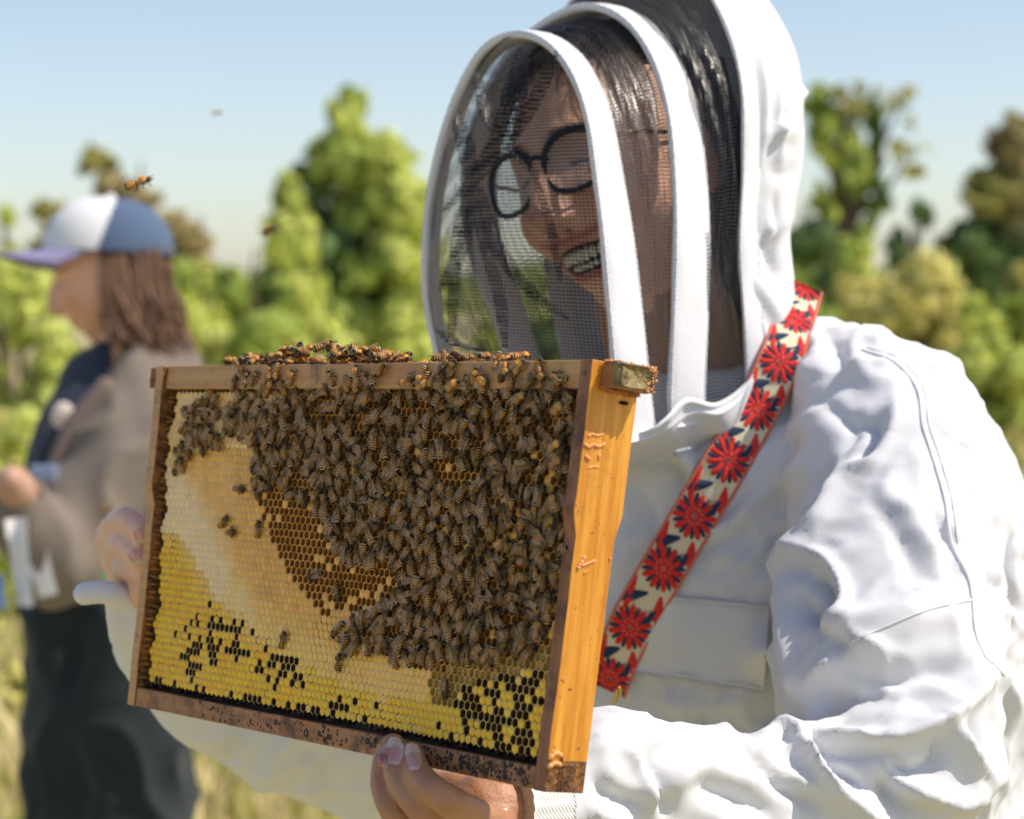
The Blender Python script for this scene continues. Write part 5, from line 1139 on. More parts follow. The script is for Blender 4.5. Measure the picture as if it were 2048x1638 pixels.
# cuff of the near sleeve with its ribbed knit, elastic finger loop, and the flared cuff of the far sleeve
def ring_band(name, c0, c1, r0, r1, m, ribs=0, parent=None, amp=.0006):
    n, sg = 14, 72; q = crom([P(*c0), P(*c1)], n); V, Fc = tube(q, np.linspace(r0, r1, n), sg, up=(0, 1, 0), round_ends=False); V = V.reshape(n, sg, 3)
    if ribs: 
        a = np.arange(sg) / sg * 2 * math.pi; V += (V - q[:, None]) / r0 * (amp * np.sin(a * ribs))[None, :, None]
    return obj(name, V.reshape(-1, 3), Fc, m, parent or jacket)
M_knit = cloth_mat('knit_cuff', (.78, .78, .77), .0016, .6)
ring_band('cuff', (1085, 1606, 1.357), (1008, 1612, 1.338), .0300, .0275, M_knit, 24)
# loop of ribbed elastic round the wrist, low in the picture
el = MB()
a0, a1 = P(934, 1634, 1.300), P(1012, 1632, 1.312)
for i in range(9):
    V, Fc = tube([a0 + np.array([0, 0, -.0018 * i + .0035]), (a0 + a1) / 2 + np.array([0, -.002, -.0018 * i + .0035]), a1 + np.array([0, 0, -.0018 * i + .0035])], .00105, 6, up=(0, 1, 0)); el.add(V, Fc)
el.build('elastic_loop', [mat('cream_elastic', (.74, .71, .60), .7)], jacket)
fl = MB()
q = crom([P(292, 1262, 1.665), P(268, 1218, 1.640), P(240, 1194, 1.620), P(205, 1186, 1.612), P(172, 1190, 1.610)], 20)
V, Fc = tube(q, np.r_[np.linspace(.024, .0095, 10), np.linspace(.0093, .0085, 10)], 20, up=(0, 0, 1), ex=1.15); fl.add(V, Fc)
q = crom([P(228, 1205, 1.622), P(248, 1260, 1.640), P(275, 1320, 1.665)], 10); V, Fc = tube(q, np.linspace(.008, .014, 10), 14, up=(0, 0, 1)); fl.add(V, Fc)
v3, n3, f3 = voxel(fl, .0022, 5); obj('cuff', v3 + n3 * (.0010 * vnoise(v3, 120, 4))[:, None], f3, M_cloth, jacket)
# ---------------------------------------------------------------- hood: three arches, netting between them, white cloth behind
NA = 72
def arch(pts): return crom(np.array([P(*p) for p in pts]), NA)
# each arch runs from its near foot over the crown to its far foot (photo pixel, depth)
A1 = arch([(1275, 880, 1.635), (1262, 760, 1.630), (1250, 640, 1.628), (1236, 500, 1.630), (1218, 370, 1.636), (1196, 240, 1.648), (1160, 145, 1.668), (1110, 88, 1.695), (1050, 72, 1.725), (985, 100, 1.755), (932, 180, 1.780), (893, 290, 1.797), (870, 400, 1.806), (862, 510, 1.810), (866, 610, 1.812), (885, 700, 1.812), (905, 760, 1.812)])
A2 = arch([(1372, 850, 1.665), (1372, 780, 1.662), (1378, 640, 1.660), (1382, 500, 1.664), (1378, 360, 1.672), (1362, 225, 1.685), (1325, 115, 1.705), (1265, 40, 1.730), (1190, 18, 1.760), (1110, 55, 1.790), (1035, 130, 1.815), (975, 260, 1.832), (958, 400, 1.842), (978, 520, 1.846), (1015, 620, 1.848), (1045, 710, 1.848), (1060, 770, 1.848)])
A3 = arch([(1506, 800, 1.705), (1510, 720, 1.700), (1502, 600, 1.694), (1496, 480, 1.694), (1503, 330, 1.698), (1500, 180, 1.705), (1470, 60, 1.722), (1410, -40, 1.745), (1320, -85, 1.780), (1230, -60, 1.815), (1150, 20, 1.845), (1110, 150, 1.862), (1095, 300, 1.872), (1100, 450, 1.878), (1120, 600, 1.882), (1140, 700, 1.884), (1150, 780, 1.884)])
hood = empty('hood', (A3[0] + A3[-1]) / 2)
tag(hood, 'white fencing hood of the beekeeper with black netting between curved white arches', 'hood')
FD = CAMR @ np.array((-.77, 0, .64))                 # the way the hood faces
def ribbon_arch(name, C, width, thick, m, wf=None, off=0.0):
    """padded band along an arch; width runs front to back"""
    n = len(C); cen = C.mean(0); T = np.gradient(C, axis=0); T /= np.linalg.norm(T, axis=1)[:, None]
    Wd = FD - T * (T @ FD)[:, None]; Wd /= np.linalg.norm(Wd, axis=1)[:, None]; O = np.cross(T, Wd); sg = np.sign(((C - cen) * O).sum(1)); O *= sg[:, None]
    k = 20; V = []; a = np.linspace(0, 2 * math.pi, k, endpoint=False); w = np.ones(n) * width if wf is None else width * wf
    ca, sa = np.cos(a), np.sin(a); sx = np.sign(ca) * np.abs(ca) ** .55; sy = np.sign(sa) * np.abs(sa) ** .8
    V = C[:, None] + Wd[:, None] * (sx[None, :, None] * w[:, None, None] / 2) + O[:, None] * ((sy * thick / 2)[None, :, None] + off)
    V += (O[:, None] * .0007 * np.sin(np.arange(n) * .9)[:, None, None] * np.cos(a * 2)[None, :, None])
    Fc = grid_faces(n, k, True) + [list(range(k - 1, -1, -1)), [(n - 1) * k + i for i in range(k)]]
    o = obj(name, V.reshape(-1, 3), Fc, m, hood)
    for s in (-1, 1):                                # stitched piping along both edges
        L_ = C + Wd * (s * w / 2 * .93)[:, None] + O * thick * .32; q = crom(L_, n * 4); q += O.repeat(4, 0)[:len(q)] * (np.sin(np.arange(len(q)) * 1.9) * .00025)[:, None]
        V, Fc = tube(q, .00065, 5, up=FD); obj('stitching', V, Fc, m, o)
    return o
t_ = np.linspace(0, 1, NA)
M_band = cloth_mat('white_webbing', (.80, .80, .83), .0019, .8)
ribbon_arch('arch_band', A1, .034, .0075, M_band, (1 - .28 * np.exp(-((t_ - .36) / .16) ** 2)) * (1 - .55 / (1 + np.exp(-(t_ - .52) / .04)))); ribbon_arch('arch_band', A2, .036, .0075, M_band, 1 - .2 * np.exp(-((t_ - .42) / .16) ** 2)); ribbon_arch('arch_band', A3, .020, .0045, M_band)
# netting
M_net1 = net_mat('black_net', .0027, .0025, (.28, .13), (.010, .014, .026), .08)
M_net2 = net_mat('black_net_side', .0028, .0026, (.30, .14), (.014, .012, .010), 1.0)
def loft(name, A, B, n, bul, m, sag=None, seed=0, amp=.003, fq=1.0, grow=0):
    cen = (A.mean(0) + B.mean(0)) / 2; V = []; UV = []; la = np.r_[0, np.cumsum(np.linalg.norm(np.diff(A, axis=0), axis=1))]; r_ = np.random.default_rng(seed)
    ph = r_.uniform(0, 6.3, 6); kf = r_.uniform(.5, 1.5, 6)
    for j in range(n):
        s = j / (n - 1); L_ = A * (1 - s) + B * s; O = L_ - cen; O -= FD * (O @ FD)[:, None]; O /= np.linalg.norm(O, axis=1)[:, None] + 1e-9
        env = math.sin(math.pi * s) ** .8
        wv = sum(np.sin(t_ * 22 * kf[i] * fq + ph[i] + s * (4 + 5 * kf[i])) for i in range(6)) / 6
        wv2 = 1 - np.abs(np.sin(t_ * 7 * fq + 9 * s + ph[0] + np.sin(s * 7 + t_ * 9)))
        V.append(L_ + O * (bul * env + env * (amp * wv + amp * 1.2 * wv2))[:, None]); UV.append(np.c_[la, np.full(len(A), s * np.linalg.norm(A - B, axis=1).mean())])
    V = np.array(V); return obj(name, V.reshape(-1, 3), grid_faces(n, len(A)), m, hood, uv=np.array(UV).reshape(-1, 2))
loft('net_panel', A1, A2, 30, -.002, M_net2, seed=1, amp=.0042, fq=1.5); loft('net_panel', A2, A3, 30, -.003, M_net2, seed=2, amp=.0050, fq=2.2)
# front window: from the near half of the first arch to its far half, bulging forwards
nh_ = NA // 2; near = A1[:nh_][::-1]; farr = A1[-nh_:]; V = []; UV = []; n = 44
for j in range(n):
    s = j / (n - 1); L_ = near * (1 - s) + farr * s; k = np.arange(nh_) / (nh_ - 1)
    cr = .0045 * (1 - np.abs(np.sin(s * 9 + k * 5 + 1.2 * np.sin(k * 6)))) + .004 * np.exp(-((s - .72 + .25 * k) / .03) ** 2) - .004 * np.exp(-((s - .80 - .1 * np.sin(k * 5)) / .03) ** 2) + .004 * np.exp(-((s - .62 - .3 * k) / .025) ** 2)
    V.append(L_ + FD * (math.sin(math.pi * s) ** .8 * (.050 * np.sin(np.clip(k * 1.2, 0, 1) * math.pi / 2) ** .8 + cr))[:, None]); UV.append(np.c_[k * .38, np.full(nh_, s * .22)])
obj('net_window', np.array(V).reshape(-1, 3), grid_faces(n, nh_), M_net1, hood, uv=np.array(UV).reshape(-1, 2))
mb = MB()                                            # gathered folds of doubled netting
for (pts, wd) in (([(952, 147), (981, 244), (1040, 313), (1074, 352)], .007), ([(942, 371), (1006, 274), (1030, 195), (1045, 107)], .013), ([(937, 381), (918, 464), (908, 562), (903, 684)], .006), ([(947, 391), (927, 488), (884, 576)], .007), ([(874, 660), (918, 690), (981, 703)], .006),
                  ([(962, 381), (991, 488), (1064, 586), (1133, 635)], .008), ([(918, 234), (932, 293), (947, 381)], .009), ([(1110, 110), (1075, 190), (1020, 290)], .007), ([(945, 375), (965, 470), (1000, 600), (1010, 690)], .006), ([(1070, 352), (1100, 450), (1120, 560)], .004), ([(890, 420), (930, 380), (960, 330), (1020, 250)], .006)):
    q = crom(np.array(pts, float), 26); C = np.array([P(a, b, 1.735 - .12 * (a - 880) / 340 - .015) for a, b in q]); V, Fc = tube(C, wd * 1.0 * np.sin(np.linspace(.15, 3, 26)) ** .5 + .0006, 8, up=FD, ex=.22); mb.add(V, Fc)
M_fold = net_mat('net_fold', .0030, .0028, (.26, .30), (.012, .016, .026), .3)
V, Fc = mb.arr(); obj('net_fold', V, Fc, M_fold, hood, uv=np.c_[V[:, 2], V[:, 0] * 1.3])
# net skirt seam: bound edge where the netting ends over the collar
q = crom(np.array([P(1300, 800, 1.63), P(1318, 838, 1.632), P(1338, 800, 1.64), P(1352, 762, 1.65), P(1400, 785, 1.665), P(1450, 770, 1.68), P(1500, 735, 1.70)]), 40)
# white cloth of the hood, drawn back behind the head and down to the shoulders
B0 = A3
BACK = [[(1545, 830, 1.735), (1552, 720, 1.725), (1560, 600, 1.715), (1560, 460, 1.712), (1570, 330, 1.716), (1572, 200, 1.722), (1545, 70, 1.742), (1480, -50, 1.77), (1385, -100, 1.80), (1290, -70, 1.84), (1215, 20, 1.87), (1175, 150, 1.89), (1160, 300, 1.90), (1170, 450, 1.905), (1190, 600, 1.91), (1210, 700, 1.91), (1220, 780, 1.91)],
        [(1600, 800, 1.77), (1590, 700, 1.76), (1590, 590, 1.755), (1580, 470, 1.755), (1602, 350, 1.757), (1608, 225, 1.763), (1588, 110, 1.78), (1535, 10, 1.80), (1450, -40, 1.83), (1360, -20, 1.87), (1290, 60, 1.90), (1250, 180, 1.92), (1240, 320, 1.93), (1245, 460, 1.935), (1260, 600, 1.94), (1280, 700, 1.94), (1290, 780, 1.94)],
        [(1610, 790, 1.84), (1600, 700, 1.84), (1575, 600, 1.84), (1560, 500, 1.84), (1570, 400, 1.845), (1575, 300, 1.85), (1560, 210, 1.86), (1520, 130, 1.87), (1470, 100, 1.88), (1420, 120, 1.90), (1390, 190, 1.92), (1370, 290, 1.93), (1360, 390, 1.94), (1365, 500, 1.945), (1380, 600, 1.95), (1390, 700, 1.95), (1400, 780, 1.95)]]
ctl = [A3] + [arch(b) for b in BACK] + [np.tile(P(1480, 400, 1.93), (NA, 1))]
n = 70; Vh = []
S_ = np.array(ctl)                                   # (5, NA, 3)
for i in range(NA): Vh.append(crom(S_[:, i], n))
Vh = np.array(Vh).transpose(1, 0, 2)                 # (n, NA, 3)
# denser along the arch
Vd = np.array([crom(r0, NA * 2) for r0 in Vh]); mN = NA * 2
dU = np.gradient(Vd, axis=1); dS = np.gradient(Vd, axis=0); Nn = np.cross(dU, dS); Nn /= np.linalg.norm(Nn, axis=2)[..., None] + 1e-12; cen = A3.mean(0)
Nn *= np.sign(((Vd - cen) * Nn).sum(2))[..., None]
hx, hy = PX(Vd); dsp = np.zeros(hx.size); near_ = (np.arange(mN) < mN * .62)[None, :].repeat(n, 0).ravel()
for pts, w, h, sh in [([(1590, 265), (1560, 262), (1535, 275)], 10, .009, 1.3), ([(1600, 240), (1575, 235), (1550, 245)], 9, -.006, 1.4), ([(1540, 340), (1560, 350), (1580, 345)], 8, -.006, 1.3), ([(1520, 330), (1530, 200), (1520, 110)], 9, .004, 1.5), ([(1560, 330), (1556, 240), (1560, 160)], 8, .004, 1.5),
                      ([(1525, 470), (1540, 520), (1560, 560)], 12, -.007, 1.4), ([(1575, 420), (1550, 460), (1530, 460)], 12, .006, 1.4), ([(1590, 180), (1610, 190)], 9, .006, 1.3), ([(1505, 560), (1535, 600), (1560, 650)], 14, .005, 1.5), ([(1540, 80), (1570, 120), (1580, 160)], 11, .004, 1.5), ([(1500, 40), (1540, 60), (1560, 90)], 10, -.004, 1.4), ([(1520, 640), (1530, 700), (1520, 760)], 10, .005, 1.4), ([(1545, 500), (1550, 440), (1545, 390)], 8, -.004, 1.4)]:
    d, t = seg_dist(hx.ravel(), hy.ravel(), pts); dsp += near_ * h * np.exp(-(d / w) ** sh) * np.sin(np.clip(t * .9 + .05, 0, 1) * math.pi) ** .5
fl_ = Vd.reshape(-1, 3); env = np.repeat(np.clip(np.arange(n) / 8, 0, 1), mN)
dsp += env * (.0012 * vnoise(fl_, 60, 21) + .0015 * (1 - np.abs(vnoise(fl_ * np.array([1, 1, .35]), 55, 22))))
obj('hood_cloth', fl_ + Nn.reshape(-1, 3) * dsp[:, None], grid_faces(n, mN), M_cloth, hood)
# collar of white cloth standing from the chest up to the foot of the arches
lo_ = [(1215, 960), (1290, 925), (1350, 900), (1400, 890), (1450, 872), (1480, 850), (1498, 820)]
hi_ = [(1225, 870, 1.640), (1290, 862, 1.630), (1330, 835, 1.636), (1372, 795, 1.654), (1430, 805, 1.668), (1480, 775, 1.688), (1512, 735, 1.700)]
LO = crom(np.array([hit(a, b, .002)[0] for a, b in lo_]), 80); HI = crom(np.array([P(*q) for q in hi_]), 80); V = []
for i in range(26):
    s = i / 25; L_ = HI * (1 - s) + LO * s; b = math.sin(math.pi * s); k = np.linspace(0, 1, 80)
    fold = .0075 * b + .0045 * b * (1 - np.abs(np.sin(k * 8 + s * 4 + .8 * np.sin(k * 15)))) + .004 * math.exp(-((s - .10) / .06) ** 2) + .0022 * np.exp(-((s - .34) / .035) ** 2)
    V.append(L_ - (L_ - CAM_LOC) / np.linalg.norm(L_ - CAM_LOC, axis=1)[:, None] * fold[:, None])
V = np.array(V).reshape(-1, 3); obj('collar', V, grid_faces(26, 80), M_cloth, hood)
# ---------------------------------------------------------------- embroidered strap across the chest
SP = [(1612, 572), (1590, 635), (1560, 722), (1514, 818), (1455, 922), (1390, 1030), (1327, 1137), (1263, 1250), (1222, 1348), (1212, 1378)]
SH = [33, 37, 40, 40, 42, 42, 42, 42, 40, 38]
strap = empty('strap', hit(1455, 922)[0]); tag(strap, 'wide embroidered strap with red and navy flowers slung across the white jacket', 'strap')
NS, NT = 130, 13; c = crom(np.c_[np.array(SP, float), SH], NS); tg = np.gradient(c[:, :2], axis=0); tg /= np.linalg.norm(tg, axis=1)[:, None]; sd = np.c_[-tg[:, 1], tg[:, 0]]
cross_tilt = -.10
dp = np.zeros((NS, NT)); XY = np.zeros((NS, NT, 2))
for i in range(NS):
    for j in range(NT):
        s = j / (NT - 1) * 2 - 1; a = c[i, 0] + sd[i, 0] * s * c[i, 2]; b_ = c[i, 1] + sd[i, 1] * s * c[i, 2] + s * cross_tilt * c[i, 2]; XY[i, j] = (a, b_)
        dp[i, j] = (-w2c(hit(a, min(b_, 1395))[0])[2] - .004 * (b_ > 1150)) if b_ > 640 else 1.72
top_ = 18
for i in range(top_): dp[i] = dp[top_] + (top_ - i) * .0035
lim = dp.copy()
for _ in range(160):                                 # a taut strap: straight across hollows, never inside the cloth
    pd = np.pad(dp, 1, mode='edge'); dp = (pd[:-2, 1:-1] + pd[2:, 1:-1] + pd[1:-1, :-2] + pd[1:-1, 2:]) / 4; dp = np.minimum(dp, lim + .0005)
dp = dp.mean(1, keepdims=True) * .7 + dp * .3; dp = np.minimum(dp, lim.min(1, keepdims=True) + .001) - .0040
for _ in range(60): q_ = np.pad(dp, ((1, 1), (0, 0)), mode='edge'); dp = (q_[:-2] + q_[2:]) / 2
SG = np.array([[P(XY[i, j, 0], XY[i, j, 1], dp[i, j]) for j in range(NT)] for i in range(NS)])
dS = np.gradient(SG, axis=0); dT = np.gradient(SG, axis=1); SN = np.cross(dS, dT); SN /= np.linalg.norm(SN, axis=2)[..., None]; SN *= -np.sign((SN * (SG - CAM_LOC)).sum(2))[..., None]
arc = np.r_[0, np.cumsum(np.linalg.norm(np.diff(SG[:, NT // 2], axis=0), axis=1))]; hwid = np.linalg.norm(SG[:, -1] - SG[:, 0], axis=1) / 2
def on_strap(s, t, h=0.0):                           # s metres along, t metres across
    i = np.interp(s, arc, np.arange(NS)); i0 = int(min(i, NS - 2)); f_ = i - i0; j = (t / np.interp(s, arc, hwid) + 1) / 2 * (NT - 1); j = min(max(j, 0), NT - 1.001); j0 = int(j); g_ = j - j0
    B = lambda A: (A[i0, j0] * (1 - g_) + A[i0, j0 + 1] * g_) * (1 - f_) + (A[i0 + 1, j0] * (1 - g_) + A[i0 + 1, j0 + 1] * g_) * f_
    return B(SG) + B(SN) * h
V = np.r_[SG.reshape(-1, 3), (SG - SN * .0022).reshape(-1, 3)]; m0 = NS * NT; Fc = grid_faces(NS, NT); Fc = Fc + [[a + m0 for a in q[::-1]] for q in Fc]
e = list(range(NT)) + [i * NT + NT - 1 for i in range(1, NS)] + [(NS - 1) * NT + j for j in range(NT - 2, -1, -1)] + [i * NT for i in range(NS - 2, 0, -1)]
Fc += [[e[i], e[i] + m0, e[(i + 1) % len(e)] + m0, e[(i + 1) % len(e)]] for i in range(len(e))]
obj('webbing', V, Fc, cloth_mat('cream_webbing', (.78, .70, .50), .0009, .6), strap)
M_red = cloth_mat('red_thread', (.84, .040, .035), .0006, .8, .7); M_navy = cloth_mat('navy_thread', (.022, .050, .105), .0006, .8, .7); M_pink = cloth_mat('pink_thread', (.72, .20, .14), .0008, .8)
def petal(mb, s0, t0, ang, r0, r1, wd, h=.0009):
    n, k = 8, 5; V = []
    for i in range(n):
        u = i / (n - 1); r_ = r0 + (r1 - r0) * u; w = wd * math.sin(math.pi * min(1, .12 + u * .80)) ** .6 * (.35 + .65 * u)
        for j in range(k):
            q = (j / (k - 1) * 2 - 1); ds = math.cos(ang) * r_ - math.sin(ang) * q * w; dt = math.sin(ang) * r_ + math.cos(ang) * q * w
            V.append(on_strap(s0 + ds, t0 + dt, .0002 + h * (1 - q * q) * math.sin(math.pi * (.12 + .76 * u))))
    mb.add(V, grid_faces(n, k))
def leaf(name, s0, t0, ang, ln, wd, m):
    mb = MB(); petal(mb, s0, t0, ang, 0, ln, wd, .0011); V, Fc = mb.arr(); obj(name, V, Fc, m, strap)
def s_of(px, py): q = np.linalg.norm(np.array([np.hypot(*(np.array(PX(SG[i, NT // 2])) - (px, py))) for i in range(NS)])[:, None], axis=1); return arc[int(np.argmin(q))]
FCEN = [(1610, 562), (1592, 640), (1562, 727), (1515, 820), (1455, 922), (1390, 1030), (1327, 1137), (1263, 1252), (1219, 1358)]
fs = [s_of(*p) for p in FCEN]
for k, s0 in enumerate(fs):
    rr = float(np.interp(s0, arc, hwid)) * 1.04; a0 = .15 + k * .2
    fl = MB()
    for i in range(10): petal(fl, s0, 0, a0 + i * math.pi / 5, rr * .10, rr * (1.0 if i % 1 == 0 else .9), rr * .20, .0011)
    V, Fc = fl.arr(); fo = obj('red_flower', V, Fc, M_red, strap)
    nb = MB()
    for i in range(10): petal(nb, s0, 0, a0 + (i + .5) * math.pi / 5, rr * .42, rr * .98, rr * .125, .0010)
    V, Fc = nb.arr(); obj('navy_petals', V, Fc, M_navy, fo)
    V, Fc = ellipsoid(on_strap(s0, 0, .0009), (.0011, .0011, .0011), 8, 6); obj('flower_eye', V, Fc, M_navy if k % 3 else M_red, fo)
    if k < len(fs) - 1 or True:
        ds = (fs[k + 1] - s0) if k < len(fs) - 1 else .03; w = float(np.interp(s0, arc, hwid))
        leaf('red_leaf', s0 + ds * .36, -w * .55, -.35, ds * .40, w * .34, M_red); leaf('red_leaf', s0 + ds * .30, w * .88, -.15, ds * .5, w * .24, M_red)
        leaf('navy_leaf', s0 + ds * .42, w * .05, .85, ds * .42, w * .34, M_navy); leaf('navy_leaf', s0 + ds * .46, -w * .80, .25, ds * .44, w * .22, M_navy)
        pts = [on_strap(s0 + ds * (.5 + .22 * math.sin(t * 3.1)), -w * .8 + w * 1.6 * t, .0007) for t in np.linspace(0, 1, 16)]; V, Fc = tube(pts, .00045, 5, up=(0, 1, .2)); obj('vine', V, Fc, M_navy if k % 2 else M_pink, strap)
for s in (-1, 1):
    V, Fc = tube(np.array([SG[i, 0 if s < 0 else -1] + SN[i, 0] * .0002 for i in range(NS)]), .0013, 8, up=(0, 1, 0)); obj('edge_cord', V, Fc, M_pink, strap)
mb = MB(); p0 = on_strap(fs[-1] + .002, np.interp(fs[-1], arc, hwid) * .9, .002)
for i in range(14):
    a = rng.normal(size=3); V, Fc = tube(crom([p0, p0 + a * .0016, p0 + a * .0030 + np.array([0, 0, -.002])], 6), .00035, 4, up=(0, 1, .3)); mb.add(V, Fc)
V, Fc = mb.arr(); obj('frayed_tuft', V, Fc, M_pink, strap)
M_brass = mat('brass', (.62, .45, .16), .25, .5, metal=1.0)
def hk(x, y, d=0): q = hit(x, y, .006)[0]; return q
V, Fc = tube(crom([P(1232, 1402, 1.600), P(1241, 1386, 1.592), P(1239, 1375, 1.588), P(1233, 1384, 1.588), P(1228, 1402, 1.592), P(1222, 1422, 1.596), P(1214, 1444, 1.600)], 40), .0011, 8, up=(.3, 0, 1)); obj('brass_hook', V, Fc, M_brass, strap)
# ---------------------------------------------------------------- the woman in the cap, four metres off
DW = 4.0
wom = empty('person', P(230, 1638, DW) * np.array([1, 1, 0])); tag(wom, 'woman in a blue and white cap and brown cardigan standing in profile behind the frame', 'person')
WA = frame_axes((-.97, .0, .22), R(2), R(-2)); WC = P(222, 560, DW); ww = lambda V: (np.asarray(V, float) * 1.0) @ WA.T + WC
wb = MB(); V, Fc, C = head_mesh(smile=False, res=(90, 80)); wb.add(ww(V), Fc, C * np.array([1.05, .95, .9]))
V, Fc = tube(crom([ww([0, -.05, -.02]), P(262, 690, DW), P(285, 770, DW + .02)], 8), np.linspace(.05, .062, 8), 16, up=(1, 0, 0)); wb.add(V, Fc, (.55, .30, .20))
V, Fc = tube(crom([P(250, 700, DW), P(255, 900, DW), P(215, 1150, DW), P(200, 1300, DW)], 12), [.04, .06, .07, .08, .08, .08, .08, .08, .08, .08, .08, .08], 18, up=(1, 0, 0)); wb.add(V, Fc, (.5, .3, .2))
def wl(pts, rad, c): V, Fc = tube(crom([P(*p) for p in pts], 18), crom(np.array(rad)[:, None], 18)[:, 0], 14, up=(0, 1, .1)); wb.add(V, Fc, c)
wl([(285, 790, 3.95), (185, 960, 3.88), (120, 1080, 3.80), (70, 1020, 3.74), (38, 985, 3.70)], [.040, .04, .036, .033, .028], (.55, .32, .22))
wl([(60, 1005, 3.72), (32, 975, 3.69), (20, 960, 3.67)], [.030, .034, .024], (.58, .34, .24))
wl([(300, 800, 4.12), (290, 960, 4.1), (250, 1080, 4.0), (205, 1100, 3.9)], [.05, .045, .04, .03], (.62, .38, .28))
bV, bF = wb.arr(); v, n_, f = voxel((bV, bF), .0055, 1); wbody = obj('body', v, f, M_skin, wom, cols=.85 * nearest_cols(v, bV, np.concatenate(wb.C), (.58, .33, .23), .05))
# hair falling behind the ear to the shoulder
M_brown = mat('brown_hair', (.20, .105, .06), .5, .4, bump=(120, .5, .002), var=(30, .5, (.10, .05, .03)))
hmw = MB(); r2 = np.random.default_rng(9)
V, Fc, _ = head_mesh(res=(60, 50)); V = V * np.array([1.10, 1.06, 1.10]); kp = (V[:, 2] < .030) & (V[:, 1] > -.075) | (V[:, 1] > .06); F2 = [q for q in Fc if all(kp[i] for i in q)]; hmw.add(ww(V), F2)
for i in range(260):
    a = r2.uniform(-1, 1); z0 = r2.uniform(-.10, .022); x0 = .083 * a if z0 < -.08 else .085 * np.sign(a)
    p0 = np.array([x0, r2.uniform(-.02, .05), z0]); p1 = p0 * np.array([1.04, 1, 1.0]) + np.array([0, -.065, -.002]); p2 = p1 + np.array([r2.normal(0, .008), -.035 + r2.normal(0, .01), -.006 + r2.normal(0, .008)]); p3 = p2 + np.array([0, -.015 - .03 * r2.random(), -.012 + r2.normal(0, .008)])
    V, Fc = tube(crom(ww([p0, p1, p2, p3]), 10), np.r_[np.linspace(.003, .004, 7), [.003, .002, .0008]], 5, up=(1, .2, 0)); hmw.add(V, Fc)
obj('hair', *hmw.arr(), M_brown, wbody)
# cap
cap = empty('cap', ww([0, .07, 0])); tag(cap, 'trucker cap with white front and blue grey mesh back on the head of the woman', 'cap')
a_, b_ = 160, 60; V = []
for i in range(b_):
    p = math.pi / 2 * i / (b_ - 1)
    for j in range(a_):
        t = 2 * math.pi * j / a_; V.append((.093 * math.sin(t) * math.cos(p) ** .8, .045 + .098 * math.sin(p), .005 + .113 * math.cos(t) * math.cos(p) ** .75))
V = np.array(V); Fc = grid_faces(b_, a_, True); fm = [1 if V[q][:, 2].mean() > .030 - (V[q][:, 1].mean() - .045) * .35 else 0 for q in Fc]
M_cb = cloth_mat('navy_cap_mesh', (.085, .13, .22), .002, .5); M_cw = cloth_mat('white_cap_front', (.80, .80, .82), .002, .3)
tilt = lambda V: np.asarray(V, float) @ np.array([[1, 0, 0], [0, math.cos(-.10), math.sin(-.10)], [0, -math.sin(-.10), math.cos(-.10)]])
obj('crown', ww(tilt(V)), [q for q, k in zip(Fc, fm) if not k], M_cb, cap)
obj('front_panel', ww(tilt(V * np.array([1.006, 1.004, 1.006]))), [q for q, k in zip(Fc, fm) if k], M_cw, cap)
V = []; 
for s, dy in ((1, 0), (-1, -.004)):
    for i in range(10):
        r_ = i / 9
        for j in range(21):
            t = (j / 20 * 2 - 1) * 1.25; V.append((.088 * math.sin(t) * (1 + .02 * r_), .048 + dy - .010 * r_ - .020 * (math.sin(t) ** 2) * r_, .005 + .108 * math.cos(t) + .085 * r_ * math.cos(t * .85) ** .6))
m0 = 210; Fc = grid_faces(10, 21); Fc += [[a + m0 for a in q[::-1]] for q in Fc]; e = list(range(21)) + [i * 21 + 20 for i in range(1, 10)] + [9 * 21 + j for j in range(19, -1, -1)] + [i * 21 for i in range(8, 0, -1)]
Fc += [[e[i], e[i] + m0, e[(i + 1) % len(e)] + m0, e[(i + 1) % len(e)]] for i in range(len(e))]
obj('brim', ww(tilt(V)), Fc, cloth_mat('violet_brim', (.27, .25, .42), .002, .3), cap)
V, Fc = ellipsoid(ww(tilt([(0, .146, .005)]))[0], (.008, .008, .005), 10, 6); obj('button', V, Fc, M_cw, cap)
# clothes
def wcloth(name, tubes, m, vx=.011, amp=.011, wsc=18, seed=1, parent=wom):
    b = MB()
    for pts, rad, ex in tubes: V, Fc = tube(crom([P(*p) for p in pts], 24), crom(np.array(rad)[:, None], 24)[:, 0], 20, up=(0, 1, .1), ex=ex); b.add(V, Fc)
    v, n_, f = voxel(b, vx, 6); am = amp * 1.6 * np.clip(np.array([1 - abs(noise.noise(Vector((q * 9).tolist()))) for q in v]), 0, 1) ** 5; v = v + n_ * am[:, None]; return obj(name, v + n_ * (amp * (1 - np.abs(vnoise(v, wsc, seed))) + amp * .4 * vnoise(v, wsc * 2.2, seed + 1))[:, None], f, m, parent)
wcloth('cardigan', [([(295, 755, 3.99), (265, 890, 3.92), (175, 1030, 3.85), (118, 1110, 3.80)], [.076, .092, .082, .066], 1), ([(118, 1110, 3.80), (70, 1060, 3.76), (35, 1010, 3.72)], [.070, .055, .042], 1),
                    ([(290, 775, 4.02), (300, 850, 4.02), (300, 1000, 4.02), (290, 1120, 4.02)], [.066, .100, .105, .10], 1), ([(330, 760, 4.1), (350, 900, 4.12), (320, 1040, 4.10), (240, 1085, 4.0)], [.06, .075, .07, .05], 1)], cloth_mat('brown_wool', (.20, .165, .135), .003, .6), seed=5)
wcloth('vest', [([(215, 745, 3.98), (180, 860, 3.96), (150, 960, 3.96), (150, 1050, 3.98)], [.050, .078, .082, .08], 1)], cloth_mat('navy_vest', (.035, .048, .075), .003, .5), seed=7)
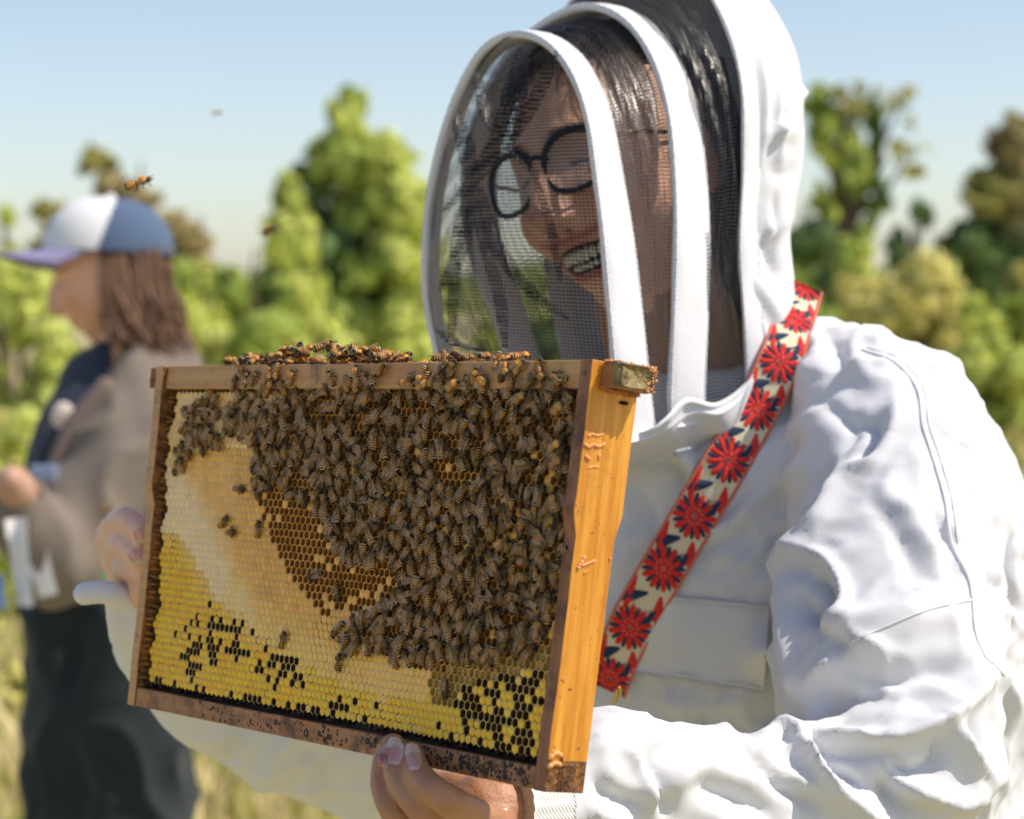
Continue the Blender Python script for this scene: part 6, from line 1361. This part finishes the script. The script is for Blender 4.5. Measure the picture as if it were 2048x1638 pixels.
wcloth('shirt', [([(215, 1040, 4.0), (212, 1070, 4.0), (210, 1098, 4.0)], [.100, .112, .118], 1)], cloth_mat('green_shirt', (.16, .34, .20), .003, .3), seed=8)
wcloth('trousers', [([(205, 1215, 4.02), (205, 1330, 4.02), (225, 1480, 4.0), (235, 1720, 3.98)], [.122, .128, .120, .105], 1), ([(190, 1300, 4.12), (160, 1500, 4.14), (150, 1720, 4.14)], [.10, .09, .08], 1), ([(255, 1290, 3.95), (265, 1480, 3.93), (262, 1720, 3.93)], [.085, .085, .075], 1)], cloth_mat('black_denim', (.020, .028, .030), .003, .6), amp=.012, wsc=11, seed=9)
V, Fc = ellipsoid(P(126, 832, 3.865), (.020, .008, .024), 14, 10); obj('badge', V, Fc, mat('pale_badge', (.75, .62, .55), .5), wom)
V, Fc = tube(crom([P(215, 770, 3.86), P(150, 850, 3.85), P(100, 960, 3.84)], 10), .011, 8, up=(0, 1, 0), ex=1.6); obj('strap', V, Fc, mat('brown_strap', (.20, .15, .13), .7), wom)
# papers held in her hand
def sheet(name, c, w, h, rz, m, lb, cat):
    n = 8; V = []
    for i in range(n):
        for j in range(n): V.append((w * (j / (n - 1) - .5), .02 * math.sin(j / (n - 1) * 3 + i * .3), h * (.5 - i / (n - 1))))
    V = np.array(V); V = V @ np.array([[math.cos(rz), 0, math.sin(rz)], [0, 1, 0], [-math.sin(rz), 0, math.cos(rz)]]); V = np.r_[V, V + np.array([0, .002, 0])] + np.array(c); Fc = grid_faces(n, n); Fc += [[a + 64 for a in q[::-1]] for q in Fc]
    o = obj(name, V, Fc, m); tag(o, lb, cat); return o
M_paper = mat('paper', (.80, .79, .80), .8)
sheet('paper', P(40, 1125, 3.66), .035, .14, .1, M_paper, 'narrow white sheet hanging from the hand of the woman at the left edge', 'paper')
sheet('paper', P(84, 1150, 3.70), .040, .07, .3, M_paper, 'small white sheet hanging beside the narrow one under the brown sleeve', 'paper')
sheet('folder', P(-8, 1185, 3.68), .035, .05, .2, mat('blue_folder', (.30, .42, .70), .6), 'pale blue folder edge at the left edge of the picture below the sleeve', 'folder')
V, Fc = box(P(88, 945, 3.69) - np.array([.022, .006, .012]), P(88, 945, 3.69) + np.array([.022, .006, .012])); o = obj('phone', V, Fc, mat('blue_case', (.22, .28, .42), .4, .5), smooth=False); bevel(o, .004); tag(o, 'small blue object held in the hand of the woman with the cap', 'phone')
